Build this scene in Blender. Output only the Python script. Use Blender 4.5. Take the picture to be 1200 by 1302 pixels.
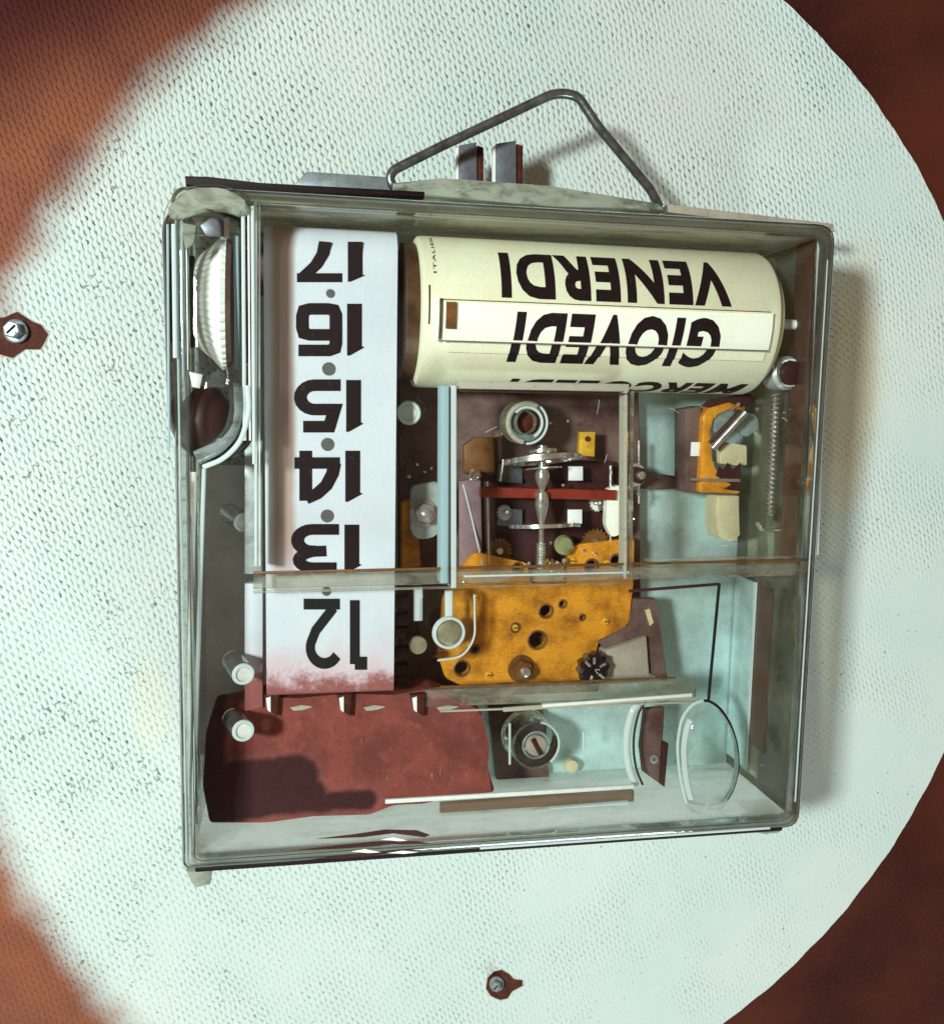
import bpy, bmesh, math, random
import numpy as np
from mathutils import Vector, Matrix

random.seed(7)
SC = bpy.context.scene
COL = SC.collection
for o in list(bpy.data.objects):
    bpy.data.objects.remove(o)
SC.unit_settings.scale_length = 0.01          # one unit is one centimetre

# ------------------------------------------------------------------ camera
W, H = 8.5, 8.418                              # front face of the case
ZF, ZB = 2.35, 0.14                            # front and back of the case above the cloth
R = np.array([[0.9831536982049663, 0.018602585651823905, 0.18183165157079872],
              [-0.002550842020183776, -0.9933140973631115, 0.11541489152052632],
              [0.18276295825709835, -0.11393440124375671, -0.9765329760445063]])
CAMP = np.array([1.460069, 5.93088866, 13.3269537 - 1.75 + ZF])
F = 1185.0
cam_d = bpy.data.cameras.new('camera')
cam = bpy.data.objects.new('camera', cam_d)
COL.objects.link(cam)
SC.camera = cam
Rb = R.copy(); Rb[1] *= -1; Rb[2] *= -1
M4 = Matrix([list(Rb.T[i]) + [CAMP[i]] for i in range(3)] + [[0, 0, 0, 1]])
cam.matrix_world = M4
cam_d.sensor_fit = 'HORIZONTAL'
cam_d.sensor_width = 36
cam_d.lens = 36 * F / 1200
cam_d.clip_start = 0.1
cam_d.clip_end = 500


def P(px, py, z):
    d = R.T @ np.array([(px - 600) / F, (py - 651) / F, 1.0])
    k = (z - CAMP[2]) / d[2]
    q = CAMP + d * k
    return Vector((q[0], q[1], z))


def proj(v):
    c = R @ (np.array(v) - CAMP)
    return c[0] / c[2] * F + 600, c[1] / c[2] * F + 651


# ------------------------------------------------------------------ world and lamps
wd = bpy.data.worlds.new('World')
SC.world = wd
wd.use_nodes = True
bg = wd.node_tree.nodes['Background']
bg.inputs['Color'].default_value = (0.36, 0.24, 0.150, 1)
bg.inputs['Strength'].default_value = 0.54


def area(name, loc, target, size, energy, colour, sy=None):
    l = bpy.data.lights.new(name, 'AREA')
    l.shape = 'RECTANGLE'
    l.size, l.size_y = size, sy or size
    l.energy, l.color = energy, colour
    o = bpy.data.objects.new(name, l)
    COL.objects.link(o)
    o.location = loc
    o.rotation_euler = (Vector(target) - Vector(loc)).to_track_quat('-Z', 'Y').to_euler()
    return o


area('key_lamp', (4.2 - 0.74 * 36, 4 + 0.2 * 36, 36), (4.2, 4, 0), 5, 25500, (0.88, 1.0, 0.955))
area('fill_lamp', (16, -38, 23), (5, 3, 0.5), 16, 11000, (0.78, 0.97, 0.98))
SC.view_settings.view_transform = 'Standard'
SC.view_settings.look = 'None'
SC.view_settings.exposure = 0
SC.view_settings.gamma = 1
SC.render.engine = 'CYCLES'
SC.cycles.max_bounces = 24
SC.cycles.transparent_max_bounces = 40
SC.cycles.transmission_bounces = 16
SC.cycles.glossy_bounces = 8
SC.cycles.sample_clamp_indirect = 6


# ------------------------------------------------------------------ materials
def sc3(c):
    return (c[0], c[1], c[2], 1)


class NT:
    def __init__(s, name):
        s.m = bpy.data.materials.new(name)
        s.m.use_nodes = True
        s.t = s.m.node_tree
        s.t.nodes.clear()
        s.out = s.t.nodes.new('ShaderNodeOutputMaterial')

    def n(s, typ, **kw):
        nd = s.t.nodes.new('ShaderNode' + typ)
        for k, v in kw.items():
            setattr(nd, k, v)
        return nd

    def link(s, a, b):
        s.t.links.new(a, b)

    def put(s, sock, v):
        if hasattr(v, 'links') or isinstance(v, bpy.types.NodeSocket):
            s.link(v, sock)
        else:
            sock.default_value = v

    def math(s, op, a, b=0.0, c=0.0, clamp=False):
        nd = s.n('Math', operation=op, use_clamp=clamp)
        s.put(nd.inputs[0], a); s.put(nd.inputs[1], b); s.put(nd.inputs[2], c)
        return nd.outputs[0]

    def mix(s, f, a, b):
        nd = s.n('Mix', data_type='RGBA')
        s.put(nd.inputs[0], f)
        s.put(nd.inputs[6], sc3(a) if isinstance(a, tuple) else a)
        s.put(nd.inputs[7], sc3(b) if isinstance(b, tuple) else b)
        return nd.outputs[2]

    def ramp(s, f, lo, hi):
        nd = s.n('MapRange', clamp=True, interpolation_type='SMOOTHSTEP')
        s.put(nd.inputs[0], f)
        nd.inputs[1].default_value, nd.inputs[2].default_value = lo, hi
        return nd.outputs[0]

    def noise(s, scale, detail=3.0, rough=0.55, vec=None, dist=0.0):
        nd = s.n('TexNoise')
        nd.inputs['Scale'].default_value = scale
        nd.inputs['Detail'].default_value = detail
        nd.inputs['Roughness'].default_value = rough
        nd.inputs['Distortion'].default_value = dist
        if vec is None:
            vec = s.geo()
        s.link(vec, nd.inputs['Vector'])
        return nd.outputs['Fac']

    def geo(s):
        if not hasattr(s, '_g'):
            s._g = s.n('NewGeometry')
        return s._g.outputs['Position']

    def xyz(s):
        if not hasattr(s, '_x'):
            s._x = s.n('SeparateXYZ')
            s.link(s.geo(), s._x.inputs[0])
        return s._x.outputs

    def bump(s, h, strength=0.3, dist=0.02):
        nd = s.n('Bump')
        nd.inputs['Strength'].default_value = strength
        nd.inputs['Distance'].default_value = dist
        s.link(h, nd.inputs['Height'])
        return nd.outputs[0]

    def bsdf(s, col, rough=0.5, metal=0.0, normal=None, spec=0.5, coat=0.0, trans=0.0, ior=1.49, sss=0.0):
        nd = s.n('BsdfPrincipled')
        s.put(nd.inputs['Base Color'], sc3(col) if isinstance(col, tuple) else col)
        s.put(nd.inputs['Roughness'], rough)
        nd.inputs['Metallic'].default_value = metal
        nd.inputs['Specular IOR Level'].default_value = spec
        nd.inputs['Coat Weight'].default_value = coat
        nd.inputs['Coat Roughness'].default_value = 0.05
        nd.inputs['Transmission Weight'].default_value = trans
        nd.inputs['IOR'].default_value = ior
        if normal is not None:
            s.link(normal, nd.inputs['Normal'])
        return nd.outputs[0]

    def done(s, sh):
        s.link(sh, s.out.inputs['Surface'])
        return s.m


def worn(name, col, dark=None, rough=0.45, metal=0.0, scale=5.0, amt=0.6, grain=0.12, coat=0.0, bump=0.08, spec=0.5):
    """painted or plain stuff with blotches of wear and fine grain"""
    t = NT(name)
    dark = dark or tuple(c * 0.45 for c in col)
    f = t.ramp(t.noise(scale, 5.0, 0.6), 0.35, 0.75)
    f = t.math('MULTIPLY', f, amt)
    c = t.mix(f, col, dark)
    g = t.noise(34, 3.0, 0.8)
    gd = t.math('MULTIPLY', t.ramp(g, 0.50, 0.72), grain * 2.6)
    gu = t.math('MULTIPLY', t.math('SUBTRACT', 1.0, t.ramp(g, 0.30, 0.48)), grain * 1.6)
    c = t.mix(gd, c, tuple(x * 0.35 for x in col))
    c = t.mix(gu, c, tuple(min(0.95, x * 1.7 + 0.02) for x in col))
    r = t.math('MULTIPLY_ADD', t.noise(scale * 3, 3.0), 0.35, max(0.02, rough - 0.17))
    nb = t.bump(t.noise(scale * 8, 4.0, 0.6), bump, 0.03)
    return t.done(t.bsdf(c, r, metal, nb, spec, coat))


def clear(name, tint=(0.965, 0.985, 0.975), ior=1.45, gloss=1.0, haze=0.0, haze_col=(0.55, 0.56, 0.48), rough=0.03,
          hscale=1.4, hlo=0.35, hhi=0.7, through=0.4):
    """thin clear plastic: see-through, mirror-like at a slant, with a milky film where it is scratched"""
    t = NT(name)
    tr = t.n('BsdfTransparent'); tr.inputs[0].default_value = sc3(tint)
    gl = t.n('BsdfGlossy'); gl.inputs['Roughness'].default_value = rough
    nb = t.bump(t.noise(2.5, 2.0, 0.5), 0.10, 0.06)
    t.link(nb, gl.inputs['Normal'])
    fr = t.n('Fresnel'); fr.inputs[0].default_value = ior
    mx = t.n('MixShader')
    t.link(t.math('MULTIPLY', fr.outputs[0], gloss, clamp=True), mx.inputs[0])
    t.link(tr.outputs[0], mx.inputs[1]); t.link(gl.outputs[0], mx.inputs[2])
    res = mx.outputs[0]
    if haze > 0:
        df = t.n('BsdfDiffuse'); df.inputs[0].default_value = sc3(haze_col)
        tl = t.n('BsdfTranslucent'); tl.inputs[0].default_value = sc3(haze_col)
        ad = t.n('MixShader'); ad.inputs[0].default_value = through
        t.link(df.outputs[0], ad.inputs[1]); t.link(tl.outputs[0], ad.inputs[2])
        m2 = t.n('MixShader')
        vec = t.n('Mapping'); vec.inputs['Scale'].default_value = (1.0, 2.2, 2.2)
        t.link(t.geo(), vec.inputs[0])
        hz = t.ramp(t.noise(hscale, 5.0, 0.6, vec.outputs[0], 0.6), hlo, hhi)
        t.link(t.math('MULTIPLY', t.math('MULTIPLY_ADD', hz, 0.75, 0.25), haze), m2.inputs[0])
        t.link(res, m2.inputs[1]); t.link(ad.outputs[0], m2.inputs[2])
        res = m2.outputs[0]
    return t.done(res)


def glass(name, tint=(0.95, 0.98, 0.96), rough=0.0, ior=1.47):
    t = NT(name)
    g = t.n('BsdfGlass'); g.inputs['Color'].default_value = sc3(tint)
    g.inputs['Roughness'].default_value = rough; g.inputs['IOR'].default_value = ior
    t.link(t.bump(t.noise(4.0, 2.0, 0.5), 0.06, 0.05), g.inputs['Normal'])
    return t.done(g.outputs[0])


def cloth_material():
    t = NT('white_weave')
    x, y, z = t.xyz()
    wob = t.math('MULTIPLY_ADD', t.noise(0.8, 3.0), 0.22, -0.11)
    wob2 = t.math('MULTIPLY_ADD', t.noise(9.0, 2.0), 0.05, -0.025)
    u = t.math('DIVIDE', t.math('ADD', t.math('ADD', t.math('MULTIPLY_ADD', y, 0.25, x), wob), wob2), 0.078)
    uc = t.math('ROUND', u)                      # nearest furrow between two wales
    fu = t.math('SUBTRACT', u, uc)
    v = t.math('ADD', t.math('DIVIDE', t.math('ADD', y, t.math('MULTIPLY', wob2, 2.0)), 0.130), t.math('MULTIPLY', uc, 0.5))
    pulse = t.math('MULTIPLY_ADD', t.math('COSINE', t.math('MULTIPLY', v, 2 * math.pi)), 0.5, 0.5)
    pulse = t.math('POWER', pulse, 1.4)
    lean = t.math('MULTIPLY', t.math('SINE', t.math('MULTIPLY', v, 2 * math.pi)), 0.10)
    fd = t.math('ABSOLUTE', t.math('ADD', fu, lean))
    furrow = t.math('SUBTRACT', 1.0, t.ramp(fd, 0.04, 0.34))
    slit = t.math('MULTIPLY', furrow, t.math('MULTIPLY_ADD', pulse, 0.80, 0.20))
    fuzz = t.noise(40, 3.0, 0.7)
    bias = t.math('ADD', t.math('MULTIPLY_ADD', y, 0.055, 0.02), t.math('MULTIPLY', x, -0.075))
    amp = t.math('ADD', t.ramp(t.noise(0.6, 3.0), 0.25, 0.75), bias)
    amp = t.math('MULTIPLY_ADD', amp, 0.52, 0.26, clamp=True)
    hh = t.math('MULTIPLY_ADD', fuzz, 0.22, t.math('MULTIPLY', t.math('SUBTRACT', 1.0, slit), amp))
    nb = t.bump(hh, 0.65, 0.045)
    base = t.mix(t.ramp(t.noise(0.35, 3.0), 0.3, 0.7), (0.625, 0.675, 0.645), (0.56, 0.65, 0.635))
    base = t.mix(t.math('MULTIPLY', t.ramp(t.noise(2.6, 4.0), 0.55, 0.8), 0.25), base, (0.60, 0.62, 0.50))
    rnd = t.ramp(t.noise(11.0, 2.0, 0.6), 0.35, 0.70)
    rnd = t.math('MULTIPLY', rnd, t.math('MULTIPLY_ADD', t.ramp(t.noise(2.0, 4.0, 0.7), 0.35, 0.65), 0.9, 0.3))
    gap = t.math('MULTIPLY', t.ramp(slit, 0.40, 0.92), t.math('MULTIPLY', amp, t.math('MULTIPLY_ADD', rnd, 1.3, 0.15)), clamp=True)
    base = t.mix(gap, base, (0.06, 0.105, 0.08))
    lf = t.math('SUBTRACT', 1.0, t.ramp(x, -1.5, 3.0))
    spk = t.ramp(t.math('ADD', t.noise(14.0, 1.0, 0.4), t.math('MULTIPLY', t.math('MULTIPLY', lf, t.ramp(t.noise(1.3, 3.0), 0.45, 0.65)), 0.13)), 0.735, 0.78)
    base = t.mix(t.math('MULTIPLY', spk, 0.7), base, (0.12, 0.17, 0.14))
    # the case's tan shadow and a pale yellow patch of refracted light, painted in
    def blob(cx, cy, rx, ry, lo, hi):
        dx = t.math('DIVIDE', t.math('SUBTRACT', x, cx), rx)
        dy = t.math('DIVIDE', t.math('SUBTRACT', y, cy), ry)
        d = t.math('SQRT', t.math('ADD', t.math('MULTIPLY', dx, dx), t.math('MULTIPLY', dy, dy)))
        d = t.math('ADD', d, t.math('MULTIPLY_ADD', t.noise(1.6, 4.0), 0.5, -0.25))
        return t.math('SUBTRACT', 1.0, t.ramp(d, lo, hi))
    base = t.mix(t.math('MULTIPLY', blob(TAN[0], TAN[1], 0.75, 2.6, 0.35, 1.1), 0.6), base, (0.50, 0.38, 0.20))
    base = t.mix(t.math('MULTIPLY', blob(YEL[0], YEL[1], 0.30, 0.8, 0.7, 1.05), 0.30), base, (0.70, 0.68, 0.48))
    # brown dye creeping in from the worn side of the cloth
    dx = t.math('SUBTRACT', x, DYE[0]); dy = t.math('SUBTRACT', y, DYE[1])
    d = t.math('SQRT', t.math('ADD', t.math('MULTIPLY', dx, dx), t.math('MULTIPLY', dy, dy)))
    d = t.math('ADD', d, t.math('MULTIPLY_ADD', t.noise(1.1, 3.0), 0.5, -0.25))
    side = t.ramp(x, 3.2, 2.0)
    side = t.math('SUBTRACT', 1.0, t.ramp(x, 1.8, 3.4))
    dye = t.math('MULTIPLY', t.ramp(d, DYE[2] - 0.36, DYE[2] + 0.42), side)
    dcol = t.mix(t.ramp(t.noise(0.45, 3.0), 0.35, 0.68), (0.26, 0.082, 0.042), (0.15, 0.045, 0.034))
    dcol = t.mix(t.math('MULTIPLY', t.ramp(t.noise(38, 2.0, 0.8), 0.4, 0.7), 0.35), dcol, (0.40, 0.17, 0.10))
    corner = t.ramp(t.math('ADD', d, t.math('MULTIPLY', y, 0.55)), DYE[2] + 5.2, DYE[2] + 8.2)
    dcol = t.mix(t.math('MULTIPLY', corner, side), dcol, (0.055, 0.010, 0.010))
    base = t.mix(dye, base, dcol)
    return t.done(t.bsdf(base, 0.95, 0.0, nb, 0.15))


def wood_material():
    t = NT('red_brown_board')
    a = t.noise(0.35, 4.0, 0.55)
    c = t.mix(t.ramp(a, 0.35, 0.7), (0.062, 0.014, 0.009), (0.026, 0.005, 0.005))
    c = t.mix(t.math('MULTIPLY', t.ramp(t.noise(0.16, 3.0), 0.42, 0.62), 0.6), c, (0.100, 0.021, 0.008))
    c = t.mix(t.math('MULTIPLY', t.ramp(t.noise(32, 3.0, 0.8), 0.45, 0.72), 0.5), c, (0.10, 0.032, 0.022))
    return t.done(t.bsdf(c, 0.8, 0, t.bump(t.noise(30, 3.0, 0.7), 0.25, 0.02), 0.10))


# circle fits on the cloth
_l = [P(*q, 0)[:2] for q in ((0, 405), (60, 297), (130, 200), (230, 90), (320, 10), (0, 1082), (60, 1165), (165, 1300))]
_q = np.array(_l)
_s = np.linalg.lstsq(np.c_[2 * _q, np.ones(len(_q))], (_q ** 2).sum(1), rcond=None)[0]
DYE = (float(_s[0]), float(_s[1]), float((_s[2] + _s[0] ** 2 + _s[1] ** 2) ** .5))
_q = np.array([P(*q, 0)[:2] for q in ((995, 5), (1040, 43), (1090, 97), (1133, 155), (1177, 227), (1200, 285), (1197, 960),
                                      (1160, 1032), (1100, 1125), (1033, 1203), (967, 1267))])
_s = np.linalg.lstsq(np.c_[2 * _q, np.ones(len(_q))], (_q ** 2).sum(1), rcond=None)[0]
DISC = (float(_s[0]), float(_s[1]), float((_s[2] + _s[0] ** 2 + _s[1] ** 2) ** .5))
TAN = P(1078, 490, 0)
YEL = P(190, 895, 0)

M = {}
M['cloth'] = cloth_material()
M['wood'] = wood_material()
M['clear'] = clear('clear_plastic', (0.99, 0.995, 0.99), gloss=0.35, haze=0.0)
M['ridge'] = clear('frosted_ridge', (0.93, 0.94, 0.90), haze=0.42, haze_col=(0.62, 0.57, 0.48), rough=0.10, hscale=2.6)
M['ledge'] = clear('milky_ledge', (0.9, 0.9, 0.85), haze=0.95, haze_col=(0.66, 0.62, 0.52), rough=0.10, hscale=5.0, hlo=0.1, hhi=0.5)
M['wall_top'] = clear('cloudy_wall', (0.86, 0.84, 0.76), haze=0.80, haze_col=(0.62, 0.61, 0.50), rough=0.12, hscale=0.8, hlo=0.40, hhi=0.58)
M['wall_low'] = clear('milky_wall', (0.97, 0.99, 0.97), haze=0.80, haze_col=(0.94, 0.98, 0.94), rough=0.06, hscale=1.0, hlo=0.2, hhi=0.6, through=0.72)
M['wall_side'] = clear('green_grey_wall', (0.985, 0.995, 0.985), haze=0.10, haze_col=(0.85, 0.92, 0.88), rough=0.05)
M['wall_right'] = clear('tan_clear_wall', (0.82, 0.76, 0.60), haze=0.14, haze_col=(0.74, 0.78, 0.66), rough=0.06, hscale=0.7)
M['guard'] = clear('thick_clear_shell', (0.99, 1.0, 0.995), ior=1.45, gloss=1.0, haze=0.0, rough=0.03)
M['brown_tint'] = clear('brown_tint', (0.78, 0.66, 0.57), haze=0.38, haze_col=(0.32, 0.19, 0.14), rough=0.1, hscale=0.9, hlo=0.2, hhi=0.6)  # semi-clear brown for the built wall reflections and the ledge strip
M['milky'] = clear('milky_solid', (0.9, 0.94, 0.94), ior=1.6, haze=0.5, haze_col=(0.66, 0.74, 0.74), rough=0.05, hscale=3.0, hlo=0.25, hhi=0.6)
M['peg'] = clear('clear_peg', (0.93, 0.96, 0.96), ior=1.8, gloss=1.4, haze=0.07, haze_col=(0.70, 0.80, 0.80), rough=0.04, hscale=3.0, hlo=0.25, hhi=0.6)
M['cap'] = clear('milky_cap', (0.9, 0.92, 0.86), ior=1.6, haze=0.9, haze_col=(0.50, 0.53, 0.44), rough=0.08, hscale=3.0, hlo=0.3, hhi=0.6)
M['glass'] = glass('clear_solid', (0.97, 1.0, 0.98))
M['rim'] = clear('case_rim', (0.97, 0.99, 0.97), ior=1.6, gloss=1.8, haze=0.07, haze_col=(0.85, 0.92, 0.86), rough=0.03, hscale=1.2)
M['strip_clear'] = clear('bright_strip', (0.95, 0.98, 0.98), haze=0.9, haze_col=(0.86, 0.94, 0.94), rough=0.06, hlo=0.0, hhi=0.3)
M['strip_teal'] = clear('teal_strip', (0.9, 0.96, 0.97), haze=0.9, haze_col=(0.55, 0.72, 0.76), rough=0.06, hlo=0.0, hhi=0.4)
M['metal_teal'] = worn('teal_steel', (0.64, 0.88, 0.86), (0.27, 0.30, 0.29), 0.30, 0.30, 0.7, 0.9, 0.12)
M['steel'] = worn('bright_steel', (0.92, 0.93, 0.88), (0.30, 0.25, 0.20), 0.2, 0.9, 6, 0.5, 0.05, bump=0.02)
M['wire'] = worn('dark_wire', (0.30, 0.34, 0.36), (0.08, 0.055, 0.055), 0.28, 0.9, 5, 0.7, 0.06, bump=0.03)
M['grey_blue'] = worn('grey_blue_metal', (0.17, 0.18, 0.21), (0.09, 0.085, 0.10), 0.4, 0.4, 7, 0.6, 0.15)
M['slate'] = worn('slate_metal', (0.27, 0.31, 0.33), (0.15, 0.16, 0.17), 0.4, 0.4, 5, 0.7, 0.15)
M['grey'] = worn('grey_metal', (0.50, 0.56, 0.56), (0.25, 0.26, 0.25), 0.4, 0.4, 4, 0.6, 0.15)
M['grey_tan'] = worn('grey_tan', (0.42, 0.37, 0.30), (0.26, 0.20, 0.16), 0.5, 0.1, 3, 0.6)
M['maroon'] = worn('dark_maroon', (0.052, 0.015, 0.014), (0.022, 0.006, 0.007), 0.5, 0.0, 3, 0.7, spec=0.3)
M['maroon_grey'] = worn('maroon_grey', (0.17, 0.105, 0.092), (0.055, 0.018, 0.015), 0.45, 0.0, 1.8, 0.9, spec=0.3)
M['red'] = worn('dull_red', (0.36, 0.070, 0.052), (0.19, 0.044, 0.036), 0.65, 0.0, 3.2, 0.95, 0.5, bump=0.2, spec=0.25)
M['brown'] = worn('brown_amber', (0.20, 0.085, 0.022), (0.07, 0.022, 0.008), 0.45, 0.2, 4, 0.8)
M['dark_green'] = worn('dark_green_line', (0.055, 0.06, 0.035), (0.04, 0.02, 0.015), 0.4, 0.0, 4, 0.8)
M['umber'] = worn('dark_umber', (0.11, 0.055, 0.025), (0.035, 0.014, 0.009), 0.35, 0.2, 2.5, 0.9)
M['purple'] = worn('purple_grey', (0.24, 0.15, 0.16), (0.14, 0.07, 0.08), 0.5, 0.0, 3, 0.6)
M['shade_grey'] = worn('green_grey', (0.90, 0.95, 0.90), (0.58, 0.50, 0.44), 0.5, 0.1, 0.9, 0.9)
M['redbar'] = worn('red_enamel', (0.25, 0.028, 0.014), (0.13, 0.014, 0.01), 0.35, 0.0, 5, 0.6)
M['rust'] = worn('rust_brown', (0.05, 0.010, 0.006), (0.13, 0.034, 0.012), 0.7, 0.0, 6, 0.6, spec=0.2)
M['fray'] = worn('frayed_cloth', (0.40, 0.34, 0.26), (0.58, 0.58, 0.52), 0.9, 0.0, 9, 0.9, 0.3, spec=0.1)
M['amber'] = worn('amber_brass', (0.92, 0.37, 0.026), (0.34, 0.100, 0.010), 0.42, 0.3, 2.4, 0.95, 0.25, coat=0.2)
M['gold'] = worn('yellow_brass', (0.95, 0.55, 0.05), (0.45, 0.19, 0.02), 0.38, 0.35, 3.5, 0.7, 0.2, coat=0.2)
M['cream'] = worn('cream_plastic', (0.84, 0.82, 0.61), (0.74, 0.70, 0.48), 0.42, 0.0, 1.5, 0.6, 0.1)
M['cream_light'] = worn('light_cream', (0.94, 0.94, 0.82), (0.88, 0.87, 0.70), 0.25, 0.0, 2, 0.5, 0.05, coat=0.5)
M['tan'] = worn('tan_plastic', (0.62, 0.55, 0.34), (0.48, 0.40, 0.24), 0.5, 0.0, 4, 0.5)
M['ink'] = worn('maroon_ink', (0.020, 0.007, 0.008), (0.012, 0.004, 0.005), 0.55, 0.0, 8, 0.4, 0.1, spec=0.3)
M['brown_soft'] = worn('soft_brown', (0.15, 0.078, 0.058), (0.08, 0.036, 0.03), 0.5, 0.0, 1.0, 0.8)
def ink(name, col, back):
    t = NT(name)
    w = t.ramp(t.noise(16, 4.0, 0.75), 0.60, 0.72)
    w2 = t.math('MULTIPLY', t.ramp(t.noise(55, 2.0, 0.8), 0.55, 0.75), 0.07)
    c = t.mix(t.math('ADD', t.math('MULTIPLY', w, 0.18), w2, clamp=True), col, back)
    return t.done(t.bsdf(c, 0.6, 0.0, None, 0.2))


M['ink'] = ink('maroon_ink', (0.010, 0.003, 0.004), (0.22, 0.17, 0.15))
M['black'] = worn('black_ink', (0.010, 0.010, 0.010), (0.006, 0.006, 0.006), 0.6, 0.0, 8, 0.3, 0.0, spec=0.2)
M['wheel'] = worn('white_plastic', (0.93, 0.94, 0.90), (0.80, 0.82, 0.76), 0.35, 0.0, 5, 0.4, 0.05)
M['hole'] = worn('grey_hole', (0.10, 0.095, 0.09), (0.05, 0.04, 0.04), 0.6, 0.0, 20, 0.5)
M['olive'] = worn('olive_grey', (0.30, 0.27, 0.17), (0.15, 0.12, 0.07), 0.4, 0.2, 6, 0.8)
M['green'] = worn('olive_bead', (0.26, 0.27, 0.12), None, 0.35, 0.0, 9, 0.5)
M['blackmetal'] = worn('black_gear', (0.015, 0.010, 0.012), (0.03, 0.02, 0.02), 0.25, 0.3, 6, 0.4)
M['white'] = worn('white_tab', (0.85, 0.87, 0.84), None, 0.4, 0.0, 8, 0.2, 0.02)


def belt_material():
    t = NT('belt_white')
    x, y, z = t.xyz()
    c = t.mix(t.ramp(t.noise(1.2, 4.0), 0.3, 0.7), (0.66, 0.69, 0.75), (0.60, 0.645, 0.71))
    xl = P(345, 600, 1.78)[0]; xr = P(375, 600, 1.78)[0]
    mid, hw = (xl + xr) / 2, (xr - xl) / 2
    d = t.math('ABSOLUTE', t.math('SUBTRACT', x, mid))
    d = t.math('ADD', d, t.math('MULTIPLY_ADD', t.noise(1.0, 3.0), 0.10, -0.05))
    band = t.math('SUBTRACT', 1.0, t.ramp(d, hw * 0.55, hw * 1.35))  # reflected shade painted into the belt as a soft brown band
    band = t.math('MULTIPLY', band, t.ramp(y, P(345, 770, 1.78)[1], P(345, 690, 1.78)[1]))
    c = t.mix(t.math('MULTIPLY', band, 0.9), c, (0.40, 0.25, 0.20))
    pk = t.math('ADD', y, t.math('MULTIPLY_ADD', t.noise(2.2, 5.0), 1.0, -0.5))
    pk = t.math('SUBTRACT', 1.0, t.ramp(pk, P(400, 870, 1.78)[1], P(400, 800, 1.78)[1]))
    c = t.mix(t.math('MULTIPLY', pk, 0.75), c, (0.66, 0.42, 0.48))
    rg = t.math('ADD', y, t.math('MULTIPLY_ADD', t.noise(3.5, 6.0, 0.75), 0.9, -0.40))
    rg = t.math('SUBTRACT', 1.0, t.ramp(rg, P(400, 872, 1.78)[1], P(400, 848, 1.78)[1]))
    c = t.mix(t.math('MULTIPLY', rg, 0.97), c, (0.27, 0.062, 0.050))
    sm = t.ramp(t.noise(4.5, 5.0, 0.7), 0.62, 0.70)
    sm = t.math('MULTIPLY', sm, t.math('SUBTRACT', 1.0, t.ramp(y, P(400, 790, 1.78)[1], P(400, 760, 1.78)[1])))
    c = t.mix(t.math('MULTIPLY', sm, 0.45), c, (0.32, 0.33, 0.32))
    g = t.math('MULTIPLY', t.ramp(t.noise(34, 3.0, 0.8), 0.45, 0.7), 0.16)
    c = t.mix(g, c, (0.3, 0.3, 0.33))
    return t.done(t.bsdf(c, 0.5, 0.0, t.bump(t.noise(20, 3.0), 0.06, 0.02)))


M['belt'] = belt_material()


def red_material():
    t = NT('stained_red')
    x, y, z = t.xyz()
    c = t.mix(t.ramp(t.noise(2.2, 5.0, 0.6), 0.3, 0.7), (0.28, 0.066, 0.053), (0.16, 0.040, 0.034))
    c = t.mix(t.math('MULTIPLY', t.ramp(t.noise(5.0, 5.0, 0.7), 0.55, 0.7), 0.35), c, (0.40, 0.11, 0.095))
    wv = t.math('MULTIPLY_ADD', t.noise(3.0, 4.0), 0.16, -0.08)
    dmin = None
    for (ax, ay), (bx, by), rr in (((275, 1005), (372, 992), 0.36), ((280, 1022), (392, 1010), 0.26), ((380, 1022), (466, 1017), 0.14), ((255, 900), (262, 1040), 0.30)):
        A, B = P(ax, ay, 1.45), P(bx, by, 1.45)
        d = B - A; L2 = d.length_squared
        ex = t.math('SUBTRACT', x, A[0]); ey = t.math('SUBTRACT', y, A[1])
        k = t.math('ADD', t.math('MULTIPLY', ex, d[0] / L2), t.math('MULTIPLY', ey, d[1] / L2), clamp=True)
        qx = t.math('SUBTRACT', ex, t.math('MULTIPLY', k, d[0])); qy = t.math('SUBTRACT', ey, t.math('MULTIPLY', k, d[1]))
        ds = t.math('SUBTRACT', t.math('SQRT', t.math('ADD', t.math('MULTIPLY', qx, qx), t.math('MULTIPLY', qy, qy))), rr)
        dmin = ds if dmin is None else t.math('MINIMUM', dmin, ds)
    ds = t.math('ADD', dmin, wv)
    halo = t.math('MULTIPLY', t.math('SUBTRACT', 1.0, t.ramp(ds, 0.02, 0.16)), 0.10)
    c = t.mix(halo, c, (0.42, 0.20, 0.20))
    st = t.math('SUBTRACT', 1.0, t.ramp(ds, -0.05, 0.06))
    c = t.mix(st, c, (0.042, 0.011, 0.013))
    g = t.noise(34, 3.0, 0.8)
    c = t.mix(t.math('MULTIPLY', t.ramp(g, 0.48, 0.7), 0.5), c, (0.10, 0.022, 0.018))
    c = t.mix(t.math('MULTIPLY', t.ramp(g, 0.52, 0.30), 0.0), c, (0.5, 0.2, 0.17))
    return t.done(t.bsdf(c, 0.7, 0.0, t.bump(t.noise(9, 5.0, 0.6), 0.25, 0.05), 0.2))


M['red'] = red_material()


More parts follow.
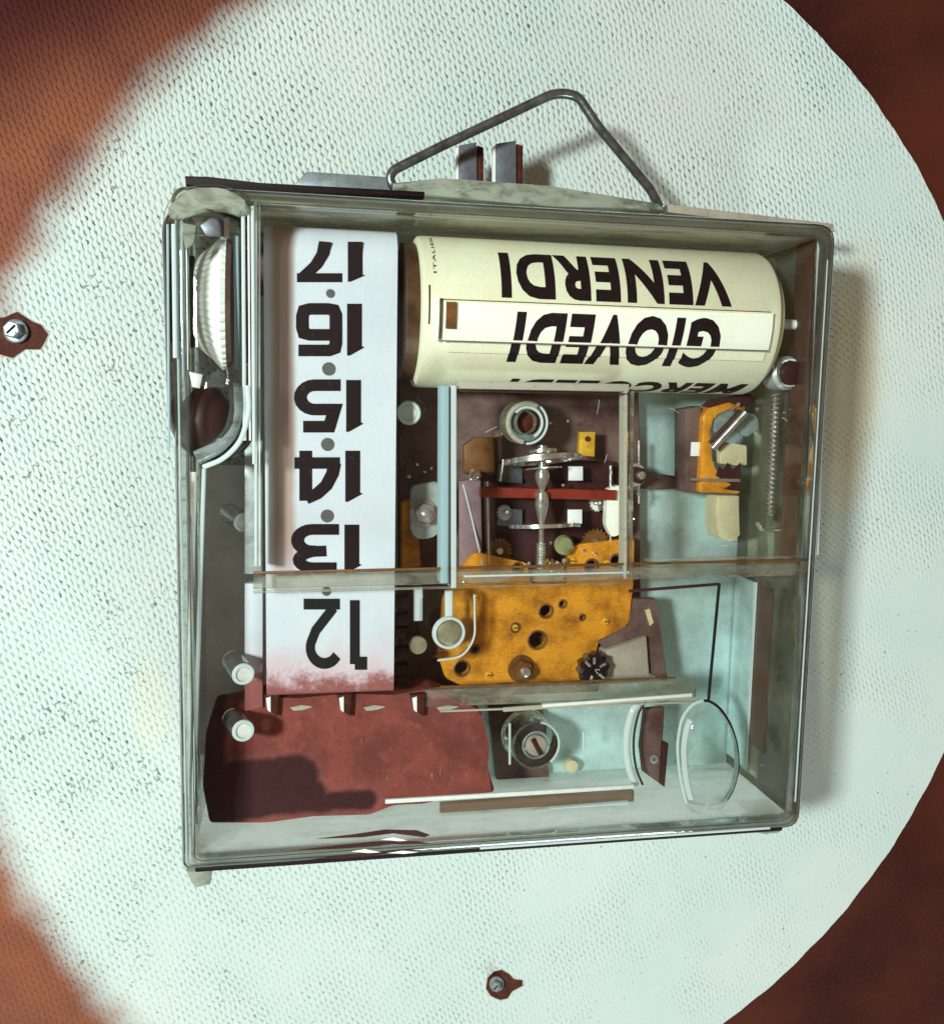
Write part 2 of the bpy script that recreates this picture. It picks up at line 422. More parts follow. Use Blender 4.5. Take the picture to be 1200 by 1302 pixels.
# ------------------------------------------------------------------ mesh helpers
class MB:
    def __init__(s):
        s.b = bmesh.new()

    def box(s, x0, x1, y0, y1, z0, z1, bev=0.0, seg=2):
        vs = [s.b.verts.new((x, y, z)) for x in (x0, x1) for y in (y0, y1) for z in (z0, z1)]
        fs = [s.b.faces.new([vs[i] for i in f]) for f in
              ((0, 1, 3, 2), (4, 6, 7, 5), (0, 4, 5, 1), (2, 3, 7, 6), (0, 2, 6, 4), (1, 5, 7, 3))]
        if bev:
            es = list({e for f in fs for e in f.edges})
            bmesh.ops.bevel(s.b, geom=es, offset=bev, segments=seg, profile=0.5, affect='EDGES')
        return s

    def prism(s, pts, z0, z1, bev=0.0, seg=2):
        """pts: (x, y) outline, straight walls from z0 to z1"""
        ar = sum(pts[i][0] * pts[(i + 1) % len(pts)][1] - pts[(i + 1) % len(pts)][0] * pts[i][1] for i in range(len(pts)))
        if ar < 0:
            pts = pts[::-1]
        lo = [s.b.verts.new((p[0], p[1], z0)) for p in pts]
        hi = [s.b.verts.new((p[0], p[1], z1)) for p in pts]
        n = len(pts)
        s.b.faces.new(lo[::-1]); top = s.b.faces.new(hi)
        for i in range(n):
            s.b.faces.new((lo[i], lo[(i + 1) % n], hi[(i + 1) % n], hi[i]))
        if bev:
            bmesh.ops.bevel(s.b, geom=list(top.edges), offset=bev, segments=seg, profile=0.5, affect='EDGES')
        return s

    def lathe(s, prof, c, axis, seg=32, rib=None, closed=False):
        """prof: (distance along axis, radius)"""
        axis = Vector(axis).normalized(); c = Vector(c)
        a = axis.orthogonal().normalized(); b = axis.cross(a)
        rings = []
        for d, r in prof:
            if r < 1e-6:
                rings.append([s.b.verts.new(c + axis * d)])
            else:
                rings.append([s.b.verts.new(c + axis * d + (a * math.cos(t) + b * math.sin(t)) * (r * (rib(k) if rib else 1)))
                              for k in range(seg) for t in (2 * math.pi * k / seg,)])
        if closed:
            rings.append(rings[0])
        for r0, r1 in zip(rings, rings[1:]):
            if len(r0) == 1 and len(r1) == 1:
                continue
            for k in range(seg):
                j = (k + 1) % seg
                if len(r0) == 1:
                    s.b.faces.new((r0[0], r1[k], r1[j]))
                elif len(r1) == 1:
                    s.b.faces.new((r0[k], r1[0], r0[j]))
                else:
                    s.b.faces.new((r0[k], r1[k], r1[j], r0[j]))
        if not closed:
            for rg, flip in ((rings[0], True), (rings[-1], False)):
                if len(rg) > 1:
                    s.b.faces.new(rg[::-1] if flip else rg)
        return s

    def rod(s, p0, p1, r, seg=20, r1=None, bev=0.0):
        p0, p1 = Vector(p0), Vector(p1)
        L = (p1 - p0).length
        r1 = r if r1 is None else r1
        prof = [(0, r), (L, r1)] if not bev else [(0, r - bev), (bev, r), (L - bev, r1), (L, r1 - bev)]
        return s.lathe(prof, p0, p1 - p0, seg)

    def tube(s, pts, r, seg=12):
        pts = [Vector(p) for p in pts]
        ref = Vector((0.13, 0.21, 1)).normalized()
        rings = []
        for i, p in enumerate(pts):
            t = (pts[min(i + 1, len(pts) - 1)] - pts[max(i - 1, 0)]).normalized()
            a = t.cross(ref).normalized(); b = t.cross(a)
            rings.append([s.b.verts.new(p + (a * math.cos(w) + b * math.sin(w)) * r) for k in range(seg) for w in (2 * math.pi * k / seg,)])
        for r0, r1 in zip(rings, rings[1:]):
            for k in range(seg):
                j = (k + 1) % seg
                s.b.faces.new((r0[k], r0[j], r1[j], r1[k]))
        s.b.faces.new(rings[0][::-1]); s.b.faces.new(rings[-1])
        return s


def rounded(pts, r, n=5):
    """round the corners of an outline"""
    out = []
    N = len(pts)
    for i in range(N):
        p0, p, p1 = Vector(pts[i - 1][:2]), Vector(pts[i][:2]), Vector(pts[(i + 1) % N][:2])
        rr = r[i] if isinstance(r, (list, tuple)) else r
        a = (p0 - p); b = (p1 - p)
        k = min(rr, a.length * 0.45, b.length * 0.45)
        if k < 1e-4:
            out.append(p); continue
        A, B = p + a.normalized() * k, p + b.normalized() * k
        for j in range(n + 1):
            t = j / n
            out.append(A * (1 - t) ** 2 + p * 2 * t * (1 - t) + B * t * t)
    return [(v[0], v[1]) for v in out]


def px(lst, z):
    return [tuple(P(a, b, z)[:2]) for a, b in lst]


def smooth_path(pts, r, n=6):
    out = [Vector(pts[0])]
    for i in range(1, len(pts) - 1):
        p0, p, p1 = Vector(pts[i - 1]), Vector(pts[i]), Vector(pts[i + 1])
        k = min(r, (p0 - p).length * 0.45, (p1 - p).length * 0.45)
        A, B = p + (p0 - p).normalized() * k, p + (p1 - p).normalized() * k
        for j in range(n + 1):
            t = j / n
            out.append(A * (1 - t) ** 2 + p * 2 * t * (1 - t) + B * t * t)
    out.append(Vector(pts[-1]))
    return out


def thing(name, label, cat, loc, group=None):
    o = bpy.data.objects.new(name, None)
    COL.objects.link(o)
    o.location = loc
    o.empty_display_size = 0.2
    o['label'] = label; o['category'] = cat
    if group:
        o['group'] = group
    return o


def root_loc(o):
    while o.parent:
        o = o.parent
    return Vector(o.location)


def obj(name, mb, mat, parent=None, smooth=True, label=None, kind=None, fix=True):
    me = bpy.data.meshes.new(name)
    if fix:
        bmesh.ops.recalc_face_normals(mb.b, faces=mb.b.faces)
    if parent is not None:
        bmesh.ops.translate(mb.b, verts=mb.b.verts, vec=-root_loc(parent))
    mb.b.to_mesh(me); mb.b.free()
    me.materials.append(mat)
    if smooth:
        me.polygons.foreach_set('use_smooth', [True] * len(me.polygons))
        me.set_sharp_from_angle(angle=math.radians(35))
    o = bpy.data.objects.new(name, me)
    COL.objects.link(o)
    if parent is not None:
        o.parent = parent
    if label:
        o['label'] = label
    if kind:
        o['kind'] = kind
    return o


def copy_at(src, dv):
    """another of the same part beside it"""
    c = src.copy(); COL.objects.link(c)
    c.location = src.location + Vector(dv)
    return c


def plate(outline, holes, z0, z1, bev=0.0):
    """flat plate with real holes"""
    cu = bpy.data.curves.new('plate_curve', 'CURVE')
    cu.dimensions = '2D'; cu.fill_mode = 'BOTH'
    cu.extrude = (z1 - z0) / 2 - bev
    cu.bevel_depth = bev; cu.bevel_resolution = 1
    cu.offset = -bev
    def spl(pts):
        sp = cu.splines.new('POLY'); sp.points.add(len(pts) - 1)
        for q, p in zip(sp.points, pts):
            q.co = (p[0], p[1], 0, 1)
        sp.use_cyclic_u = True
    spl(outline)
    for c, r in holes:
        spl([(c[0] + r * math.cos(a), c[1] + r * math.sin(a)) for k in range(18) for a in (2 * math.pi * k / 18,)])
    o = bpy.data.objects.new('plate_curve', cu)
    COL.objects.link(o)
    dg = bpy.context.evaluated_depsgraph_get()
    me = o.evaluated_get(dg).to_mesh()
    mb = MB(); mb.b.from_mesh(me)
    bmesh.ops.translate(mb.b, verts=mb.b.verts, vec=(0, 0, (z0 + z1) / 2))
    o.evaluated_get(dg).to_mesh_clear()
    bpy.data.objects.remove(o); bpy.data.curves.remove(cu)
    return mb


# ------------------------------------------------------------------ lettering
def arc(cx, cy, rx, ry, a0, a1, n=8):
    return [(cx + rx * math.cos(math.radians(a0 + (a1 - a0) * k / n)), cy + ry * math.sin(math.radians(a0 + (a1 - a0) * k / n))) for k in range(n + 1)]


def stroke(path, w):
    """flat ribbon along a path, mitred: returns quads of 2-D points"""
    L, Rr = [], []
    n = len(path)
    for i in range(n):
        a = Vector(path[max(i - 1, 0)]); b = Vector(path[min(i + 1, n - 1)]); p = Vector(path[i])
        d0 = (p - a).normalized() if i > 0 else (b - p).normalized()
        d1 = (b - p).normalized() if i < n - 1 else d0
        t = (d0 + d1).normalized() if (d0 + d1).length > 1e-6 else d0
        nrm = Vector((-t[1], t[0]))
        k = w / 2 / max(0.45, nrm.dot(Vector((-d0[1], d0[0]))))
        L.append(p + nrm * k); Rr.append(p - nrm * k)
    return [(L[i], L[i + 1], Rr[i + 1], Rr[i]) for i in range(n - 1)]


SW = 0.225
DIG = {
    '1': ('poly', [(0.06, 0), (0.28, 0), (0.28, 1.0), (0.24, 1.0), (0.02, 0.84), (0.06, 0.82)]),
    '2': ('str', [arc(0.36, 0.70, 0.27, 0.22, 165, -8, 10) + [(0.60, 0.55), (0.10, 0.1)], [(0.0, 0.09), (0.74, 0.09)]]),
    '3': ('str', [[(0.04, 0.90)] + arc(0.46, 0.74, 0.24, 0.16, 90, -60, 8) + [(0.46, 0.56), (0.22, 0.55)],
                  [(0.40, 0.55)] + arc(0.47, 0.325, 0.26, 0.225, 75, -90, 10) + [(0.0, 0.10)]]),
    '4': ('str', [[(0.60, 0.0), (0.60, 0.98)], [(0.60, 0.94), (0.40, 0.84), (0.24, 0.68), (0.13, 0.45), (0.09, 0.24)], [(0.0, 0.24), (0.80, 0.24)]]),
    '5': ('str', [[(0.66, 0.90), (0.20, 0.90), (0.11, 0.57), (0.44, 0.57)] + arc(0.46, 0.335, 0.25, 0.235, 80, -90, 9) + [(0.0, 0.10)]]),
    '6': ('str', [[(0.76, 0.90), (0.22, 0.90), (0.12, 0.86), (0.10, 0.76), (0.10, 0.22), (0.14, 0.12), (0.24, 0.10), (0.56, 0.10),
                   (0.66, 0.13), (0.69, 0.24), (0.69, 0.46), (0.66, 0.57), (0.56, 0.60), (0.212, 0.60)]]),
    '7': ('str', [[(0.0, 0.90), (0.80, 0.90)], [(0.69, 0.88), (0.46, 0.58), (0.34, 0.30), (0.30, 0.0)]]),
}


def glyph_quads(ch, w=SW):
    k, d = DIG[ch]
    if k == 'poly':
        return [tuple(Vector(p) for p in d)]
    out = []
    for k, pth in enumerate(d):
        out += [tuple(Vector((p[0], p[1], 0.002 * k)) for p in q) for q in stroke(pth, w)]
    return out


def text_mesh(txt, bold=0.02, shear=0.0):
    cu = bpy.data.curves.new('lettering', 'FONT')
    cu.body = txt; cu.size = 1.0; cu.offset = bold; cu.shear = shear
    cu.resolution_u = 4; cu.space_character = 1.14
    o = bpy.data.objects.new('lettering', cu)
    COL.objects.link(o)
    dg = bpy.context.evaluated_depsgraph_get()
    me = o.evaluated_get(dg).to_mesh()
    b = bmesh.new(); b.from_mesh(me)
    o.evaluated_get(dg).to_mesh_clear()
    bpy.data.objects.remove(o); bpy.data.curves.remove(cu)
    xs = [v.co.x for v in b.verts]; ys = [v.co.y for v in b.verts]
    x0, x1, y0, y1 = min(xs), max(xs), min(ys), max(ys)
    for v in b.verts:                           # into the unit square
        v.co.x = (v.co.x - x0) / (x1 - x0); v.co.y = (v.co.y - y0) / (y1 - y0); v.co.z = 0
    return b


# ================================================================== SETTING
mb = MB(); mb.box(-60, 70, -60, 70, -1.2, -0.10)
obj('board', mb, M['wood'], kind='structure', smooth=False)
mb = MB()
cx, cy, r = DISC
pts = []
for k in range(1600):
    a = 2 * math.pi * k / 1600
    rr = r + 0.006 * math.sin(a * 41) + 0.006 * math.sin(a * 97 + 1) + 0.0025 * random.uniform(-1, 1)
    pts.append((cx + rr * math.cos(a), cy + rr * math.sin(a)))
mb.prism(pts, -0.096, 0.0)
obj('cloth', mb, M['cloth'], kind='structure', smooth=False)


def torn_screw(label, cpx, hole, rad, tilt):
    c = P(*cpx, 0.05)
    t = thing('screw', label, 'screw', (c[0], c[1], 0), 'screws sunk in torn holes of the cloth')
    mb = MB(); mb.prism(px(hole, 0.012), 0.002, 0.012)
    obj('rusty_hole', mb, M['rust'], t, smooth=False)
    ax = Vector(tilt)
    mb = MB(); mb.prism(px([(cpx[0] + (a - cpx[0]) * k_, cpx[1] + (b - cpx[1]) * k_) for (a, b), k_ in zip(hole, [1.06, 1.02, 1.08, 1.03, 1.07, 1.02, 1.08, 1.05, 1.03, 1.08, 1.04, 1.06])], 0.006), 0.001, 0.006)
    obj('frayed_edge', mb, M['fray'], t, smooth=False)
    mb = MB(); mb.lathe([(0, rad * 1.25), (0.04, rad * 1.25), (0.05, rad * 1.12), (0.05, rad * 0.8)], (c[0], c[1], 0.014), ax, 24)
    obj('washer', mb, M['slate'], t)
    mb = MB(); mb.lathe([(0.055, rad * 0.92), (0.15, rad * 0.92), (0.18, rad * 0.78), (0.18, 0.0)], (c[0], c[1], 0.014), ax, 6)
    hd = obj('screw_head', mb, M['slate'], t, smooth=False)
    u_ = ax.orthogonal().normalized(); cc = Vector((c[0], c[1], 0.014)) + ax.normalized() * 0.175
    mb = MB(); mb.rod(cc - u_ * rad * 0.6, cc + u_ * rad * 0.6, rad * 0.14, 6); obj('slot', mb, M['black'], hd)
    mb = MB(); mb.rod(cc + ax.normalized() * 0.004 + u_.cross(ax).normalized() * rad * 0.45, cc + ax.normalized() * 0.03 + u_.cross(ax).normalized() * rad * 0.45, rad * 0.16, 8); obj('burr', mb, M['steel'], hd)


torn_screw('small steel screw in a rusty torn hole at the left edge of the cloth', (20, 421),
           [(-14, 405), (6, 403), (22, 396), (40, 408), (52, 413), (61, 425), (56, 436), (51, 444), (32, 444), (16, 455), (4, 452), (-14, 446)], 0.13, (-0.12, 0.1, 1))
torn_screw('small dark screw in a torn brown hole below the clear case', (632, 1252),
           [(620, 1244), (628, 1236), (638, 1234), (648, 1240), (653, 1246), (664, 1247), (664, 1254), (651, 1261), (645, 1270), (636, 1272), (624, 1267), (618, 1258)], 0.095, (-0.3, 0.2, 1))

# ================================================================== CASE
CASE = thing('clear_case', 'square clear plastic case enclosing the calendar works, lying on the white cloth disc', 'case', (W / 2, H / 2, 0.0))
ow = rounded([(0, 0), (W, 0), (W, H), (0, H)], [0.10, 0.22, 0.25, 0.2], 6)
rim_in = rounded([(.19, .19), (W - .19, .19), (W - .19, H - .19), (.19, H - .19)], [0.05, 0.12, 0.14, 0.1], 6)
mb = MB(); mb.prism(rim_in, ZF - 0.13, ZF - 0.004, 0.01, 1)
obj('front_panel', mb, M['clear'], CASE)
# rim: a band round the front edge
mb = MB()
n = len(ow)
def ring(pts, z): return [mb.b.verts.new((p[0], p[1], z)) for p in pts]
def inset(pts, d):
    return [(min(max(x, d * (1 - 0)), W - d) if False else W / 2 + (x - W / 2) * (1 - 2 * d / W), H / 2 + (y - H / 2) * (1 - 2 * d / H)) for x, y in pts]
RB = 0.15
rr = [ring(rim_in, ZF - 0.16), ring(inset(ow, 0.02), ZF - 0.18), ring(ow, ZF - RB)]
for k in range(1, 9):
    a = k / 8 * math.pi / 2
    rr.append(ring(inset(ow, RB * (1 - math.cos(a))), ZF - RB + RB * math.sin(a)))
rim_top = inset(ow, RB + 0.03)
rr.append(ring(rim_top, ZF - 0.001))
for a, b in zip(rr, rr[1:] + rr[:1]):
    for k in range(n):
        mb.b.faces.new((a[k], a[(k + 1) % n], b[(k + 1) % n], b[k]))
obj('front_rim', mb, M['rim'], CASE)
ZW = ZF - 0.165
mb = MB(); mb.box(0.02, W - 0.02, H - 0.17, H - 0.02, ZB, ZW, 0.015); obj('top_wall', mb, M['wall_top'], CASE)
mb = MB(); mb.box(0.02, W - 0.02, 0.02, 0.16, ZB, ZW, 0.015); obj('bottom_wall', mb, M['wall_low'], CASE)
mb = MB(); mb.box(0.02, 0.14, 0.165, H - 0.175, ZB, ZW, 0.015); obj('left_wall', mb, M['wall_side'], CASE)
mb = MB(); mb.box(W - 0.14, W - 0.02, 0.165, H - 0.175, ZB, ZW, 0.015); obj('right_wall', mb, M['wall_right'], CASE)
mb = MB(); mb.box(P(318, 600, ZB)[0], P(990, 700, ZB)[0], P(600, 1012, ZB)[1], H - 0.19, ZB, ZB + 0.05, 0.01); obj('back_plate', mb, M['metal_teal'], CASE)


def bar(name, x0, y0, x1, y1, hw, z0, z1, mat, parent, bev=0.02, label=None):
    """straight bar between two photo points, half width hw in cm"""
    a, b = P(x0, y0, z1), P(x1, y1, z1)
    d = (b - a); d.z = 0; d.normalize(); nn = Vector((-d[1], d[0], 0)) * hw
    mb = MB(); mb.prism([(a + nn)[:2], (a - nn)[:2], (b - nn)[:2], (b + nn)[:2]], z0, z1, bev)
    return obj(name, mb, M[mat], parent, label=label)


ZI = ZF - 0.135
def rail(x0, y0, x1, y1, hw, z, mat, th=0.03):
    return bar('inner_edge', x0, y0, x1, y1, hw, z - th, z, mat, CASE, min(0.008, hw * 0.3))


bar('cross_ridge', 322, 741, 1032, 724, 0.085, ZI - 0.12, ZI - 0.03, 'ridge', CASE, 0.03)
rail(322, 729, 1032, 712, 0.018, ZI - 0.012, 'brown'); rail(322, 753, 800, 742, 0.016, ZI - 0.012, 'ridge')
rail(590, 733, 800, 728, 0.012, ZI - 0.008, 'strip_clear'); rail(820, 712, 1030, 708, 0.02, ZI - 0.008, 'ridge')
bar('cross_ridge', 540, 889, 886, 876, 0.13, 1.4, 1.5, 'ridge', CASE, 0.03)
rail(560, 905, 886, 893, 0.012, 1.52, 'ledge'); rail(560, 874, 860, 862, 0.012, 1.52, 'brown')
bar('window_edge', 566, 490, 565, 742, 0.05, 1.9, ZI - 0.004, 'strip_teal', CASE, 0.02)
bar('window_edge', 577, 490, 577, 748, 0.035, 1.9, ZI - 0.004, 'strip_clear', CASE, 0.012)
rail(572, 492, 572, 745, 0.008, ZI - 0.002, 'maroon', 0.01)
bar('window_edge', 796, 497, 795, 736, 0.02, 2.0, ZI - 0.004, 'ledge', CASE, 0.006)
bar('window_edge', 805, 497, 803, 736, 0.012, 1.9, ZI - 0.004, 'ridge', CASE, 0.004)
bar('window_edge', 584, 489, 800, 493, 0.05, 1.95, ZI - 0.004, 'ledge', CASE, 0.015)
rail(584, 497, 800, 501, 0.010, ZI - 0.004, 'maroon')
bar('inner_edge', 1050, 300, 1034, 706, 0.085, 2.14, ZI - 0.004, 'strip_clear', CASE, 0.02)
rail(1036, 302, 1022, 706, 0.010, ZI - 0.004, 'maroon', 0.01)
bar('inner_edge', 1028, 738, 1012, 1030, 0.06, 2.14, ZI - 0.004, 'milky', CASE, 0.02)
bar('inner_edge', 259, 596, 243, 1090, 0.022, 2.1, ZI - 0.004, 'strip_clear', CASE, 0.01)
rail(247, 600, 236, 1085, 0.03, ZI - 0.06, 'shade_grey')
bar('inner_edge', 325, 256, 325, 720, 0.016, 2.0, ZI - 0.004, 'strip_clear', CASE, 0.005)
rail(330, 262, 330, 720, 0.008, ZI - 0.004, 'shade_grey')
bar('inner_edge', 490, 1020, 806, 1001, 0.03, 1.46, 1.5, 'white', CASE, 0.01, 'thin white ledge line')
bar('inner_edge', 560, 1031, 806, 1014, 0.09, 1.3, 1.4, 'brown_tint', CASE, 0.01, 'brown strip under the white ledge line')
bar('inner_edge', 700, 1031, 800, 1023, 0.03, 1.42, 1.5, 'strip_clear', CASE, 0.01)
bar('inner_edge', 640, 903, 880, 886, 0.03, 1.53, 1.56, 'ledge', CASE, 0.008)
rail(690, 898, 880, 884, 0.022, 1.6, 'white')
rail(915, 742, 901, 893, 0.018, 1.6, 'black'); rail(800, 752, 914, 743, 0.02, 1.6, 'maroon')
# reflections in the right wall, built as strips on its inner face
xw = W - 0.142
def wall_reflection(za, zb, ya, yb, mat, label=None, th=0.02):
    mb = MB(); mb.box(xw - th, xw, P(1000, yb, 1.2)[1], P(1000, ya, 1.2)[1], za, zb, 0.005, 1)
    return obj('wall_reflection', mb, M[mat], CASE, label=label)
for x0, y0, x1, y1, hw, m_ in ((1052, 330, 1011, 1020, 0.010, 'strip_clear'), (228, 610, 242, 1080, 0.014, 'milky')):
    rail(x0, y0, x1, y1, hw, ZF + 0.008, m_, 0.012)  # bright edge highlights laid on the front as thin bars
wall_reflection(0.95, 1.42, 745, 950, 'brown_tint', 'brown reflection built as an upright strip on the right wall')
wall_reflection(0.86, 0.93, 745, 985, 'strip_clear', 'thin pale reflection built as a strip on the right wall')
wall_reflection(0.22, 0.84, 745, 985, 'metal_teal', 'teal reflection built as a strip on the right wall')
wall_reflection(1.55, 2.0, 310, 700, 'brown_tint', 'brown reflection built as an upright strip on the right wall')
# backing of the bay beside the hour belt
mb = MB(); mb.prism(px([(258, 592), (345, 592), (345, 960), (252, 960)], 0.3), 0.2, 0.3, 0.01); obj('side_plate', mb, M['shade_grey'], CASE)
# dark and bright refraction lines of the clear edge, built as tubes
def rim_line(off, z, r_, m_, name='rim_line'):
    pts_ = [Vector((p[0], p[1], z)) for p in inset(ow, off)]
    nn = len(pts_); mb = MB(); rings_ = []
    for i in range(nn):
        t_ = (pts_[(i + 1) % nn] - pts_[i - 1]).normalized(); sd = Vector((t_[1], -t_[0], 0))
        rings_.append([mb.b.verts.new(pts_[i] + (sd * math.cos(w) + Vector((0, 0, 1)) * math.sin(w)) * r_) for w in (math.pi * k / 3 for k in range(6))])
    for i in range(nn):
        for k in range(6):
            mb.b.faces.new((rings_[i][k], rings_[i][(k + 1) % 6], rings_[(i + 1) % nn][(k + 1) % 6], rings_[(i + 1) % nn][k]))
    return obj(name, mb, M[m_], CASE)


rim_line(0.004, ZF - 0.185, 0.014, 'dark_green'); rim_line(0.06, ZF - 0.055, 0.012, 'strip_clear'); rim_line(0.165, ZF + 0.002, 0.006, 'dark_green'); rim_line(0.0, ZB + 0.02, 0.012, 'dark_green')
mb = MB(); mb.rod((0.16, 0.012, ZF - 0.085), (W - 0.28, 0.012, ZF - 0.085), 0.034, 10, None, 0.01); obj('edge_line', mb, M['ink'], CASE)  # dark refraction of the bottom edge, modelled as a rod
mb = MB(); mb.rod((W * 0.45, 0.06, ZF - 0.02), (W - 0.5, 0.06, ZF - 0.02), 0.016, 8); obj('edge_line', mb, M['strip_clear'], CASE)  # highlight along the bottom edge, modelled as a rod
for pt in ([(236, 1108), (268, 1108), (267, 1126), (249, 1130), (243, 1124)], [(958, 1052), (1000, 1050), (990, 1060), (975, 1061), (962, 1060)]):
    mb = MB(); mb.prism(px(pt, ZF - 0.2), ZF - 0.6, ZF - 0.2, 0.03)
    obj('corner_lug', mb, M['cap'], CASE)
# pegs
for base, top, rad in (((291, 652), (309, 664), 0.135), ((296, 840), (309, 857), 0.150), ((296, 914), (309, 929), 0.150), ((526, 521), (520, 525), 0.17)):
    mb = MB(); lift = 0.66 if base[1] > 800 else 0.0
    p0, p1 = P(*base, 0.8 + lift), P(*top, 1.35 + lift)
    mb.rod(p0, p1, rad, 28, rad, 0.02); pg = obj('peg', mb, M['peg'], CASE)
    d = (p1 - p0).normalized()
    mb = MB(); mb.lathe([(0.004, rad * 0.62), (0.004, rad * 0.95), (0.03, rad * 0.9), (0.03, rad * 0.66)], p1, d, 24, closed=True); obj('peg_rim', mb, M['strip_clear'], pg)
    mb = MB(); mb.rod(p1 + d * 0.004, p1 + d * 0.012, rad * 0.6, 20); obj('peg_hole', mb, M['shade_grey'], pg)
# domed clear cap in the low right corner, leaf shaped
leaf = [(899, 889), (915, 900), (929, 922), (937, 950), (938, 978), (931, 1005), (914, 1030), (886, 1050), (872, 1022), (863, 985), (860, 945), (866, 912), (880, 894)]
mb = MB()
zz = 1.55
c = P(902, 968, zz)
rings = []
out = [Vector(p) for p in rounded(px(leaf, zz), 0.12, 3)]
for k, (sc_, dz) in enumerate(((1.0, -0.10), (1.0, -0.04), (0.985, 0.0), (0.9, 0.07), (0.72, 0.16), (0.45, 0.24), (0.2, 0.275))):
    rings.append([mb.b.verts.new((c[0] + (p[0] - c[0]) * sc_, c[1] + (p[1] - c[1]) * sc_, zz + dz)) for p in out])
for a, b in zip(rings, rings[1:]):
    for k in range(len(out)):
        mb.b.faces.new((a[k], a[(k + 1) % len(out)], b[(k + 1) % len(out)], b[k]))
mb.b.faces.new(rings[0][::-1]); mb.b.faces.new(rings[-1])
obj('domed_cap', mb, M['guard'], CASE)
lf = [Vector((p[0], p[1], zz + 0.02)) for p in rounded(px(leaf, zz), 0.3, 6)]  # dark and bright refraction round the cap, built as tubes
n_ = len(lf); k1, k2, k3 = int(n_ * 0.02), int(n_ * 0.56), int(n_ * 0.61)
mb = MB(); mb.tube(lf[k1:k2], 0.020, 8); obj('cap_refraction', mb, M['ink'], CASE)
mb = MB(); mb.tube(lf[k2:] + lf[:k1 + 1], 0.022, 8); obj('cap_refraction', mb, M['strip_clear'], CASE)
mb = MB(); mb.tube([Vector((c[0] + (p[0] - c[0]) * 0.86, c[1] + (p[1] - c[1]) * 0.9, zz + 0.09)) for p in lf[int(n_ * 0.66):int(n_ * 0.92)]], 0.05, 8); obj('cap_refraction', mb, M['strip_clear'], CASE)
mb = MB(); mb.tube([Vector((c[0] + (p[0] - c[0]) * 0.93, c[1] + (p[1] - c[1]) * 0.94, zz + 0.06)) for p in lf[int(n_ * 0.10):int(n_ * 0.5)]], 0.014, 8); obj('cap_refraction', mb, M['milky'], CASE)
# curved clear ring left of it
rg = [(812, 893), (803, 905), (797, 930), (796, 955), (800, 980), (808, 998)]
mb = MB(); mb.tube(smooth_path([P(*q, 1.2) for q in rg], 0.2), 0.055, 10); obj('curved_ring', mb, M['strip_clear'], CASE)
mb = MB(); mb.tube(smooth_path([P(a + 9, b, 1.2) for a, b in rg], 0.2), 0.018, 8); obj('curved_ring', mb, M['maroon'], CASE)
# milky moulding on the top of the case that carries the wire
mb = MB(); mb.prism(px([(500, 232), (560, 226), (700, 236), (838, 258), (846, 268), (700, 262), (500, 246)], 1.5), 1.1, 1.5, 0.03)
obj('top_lug', mb, M['cap'], CASE)
mb = MB(); mb.prism(px([(235, 223), (262, 224), (330, 232), (540, 243), (540, 250), (330, 243), (300, 242), (236, 236)], 2.0), 1.8, 2.0, 0.02)
obj('seam_strip', mb, M['ink'], CASE)
mb = MB(); mb.prism(px([(850, 259), (1060, 284), (1062, 294), (850, 270)], 1.2), 0.9, 1.2, 0.02)
obj('seam_strip', mb, M['grey_tan'], CASE)
# guard: clear rounded housing for the thumb wheel
g0, g1 = P(266, 300, 1.98), P(272, 525, 1.98)
mb = MB()
ax = (g1 - g0); L = ax.length
rad = 0.545
prof = [(-0.46, 0.0)] + [(-0.46 * math.cos(a), rad * math.sin(a)) for a in np.linspace(0.2, math.pi / 2, 9)]
prof += [(L + 0.62 * math.sin(a), rad * math.cos(a)) for a in np.linspace(0, math.pi / 2 - 0.15, 9)] + [(L + 0.62, 0.0)]
mb.lathe(prof, g0, ax, 40)
obj('wheel_guard', mb, M['guard'], CASE)
for xx, ww, m_, ya, yb in ((221, 0.028, 'strip_clear', 285, 455), (231, 0.012, 'strip_teal', 280, 480), (237, 0.008, 'shade_grey', 300, 470), (300, 0.03, 'strip_teal', 300, 470),
                           (309, 0.022, 'strip_clear', 275, 560), (316, 0.012, 'shade_grey', 270, 560), (321, 0.02, 'strip_clear', 262, 590), (213, 0.014, 'strip_teal', 285, 570)):
    a, b = P(xx, ya, ZF + 0.03), P(xx + 2, yb, ZF + 0.03)
    mb = MB(); mb.rod(a, b, ww, 8); obj('guard_streak', mb, M[m_], CASE)  # bright upright highlights of the clear guard, built as thin rods
mb = MB(); mb.prism(rounded(px([(212, 268), (222, 250), (245, 239), (280, 238), (305, 248), (322, 266), (310, 276), (285, 268), (255, 270), (228, 280), (216, 276)], ZF + 0.1), 0.08, 3), ZF + 0.004, ZF + 0.1, 0.07, 3)
obj('guard_cap', mb, M['cap'], CASE)
mb = MB(); mb.tube(smooth_path([P(*q, ZF + 0.05) for q in ((211, 290), (212, 268), (224, 248), (246, 238), (280, 237), (306, 246), (322, 264))], 0.3), 0.03, 10); obj('guard_lip', mb, M['guard'], CASE)
for pt, m_ in (([(254, 286), (268, 276), (285, 280), (286, 300), (262, 300)], 'grey_blue'), ([(284, 276), (291, 276), (292, 302), (284, 302)], 'white'), ([(228, 282), (250, 286), (246, 310), (236, 318)], 'cap'),
               ([(262, 478), (276, 470), (288, 474), (290, 494), (274, 490), (258, 496)], 'peg'), ([(296, 486), (304, 488), (304, 500), (296, 498)], 'white'), ([(240, 472), (258, 476), (254, 494), (244, 492)], 'shade_grey')):
    mb = MB(); mb.prism(px(pt, ZF + 0.05), ZF + 0.004, ZF + 0.05, 0.015); obj('guard_shard', mb, M[m_], CASE)
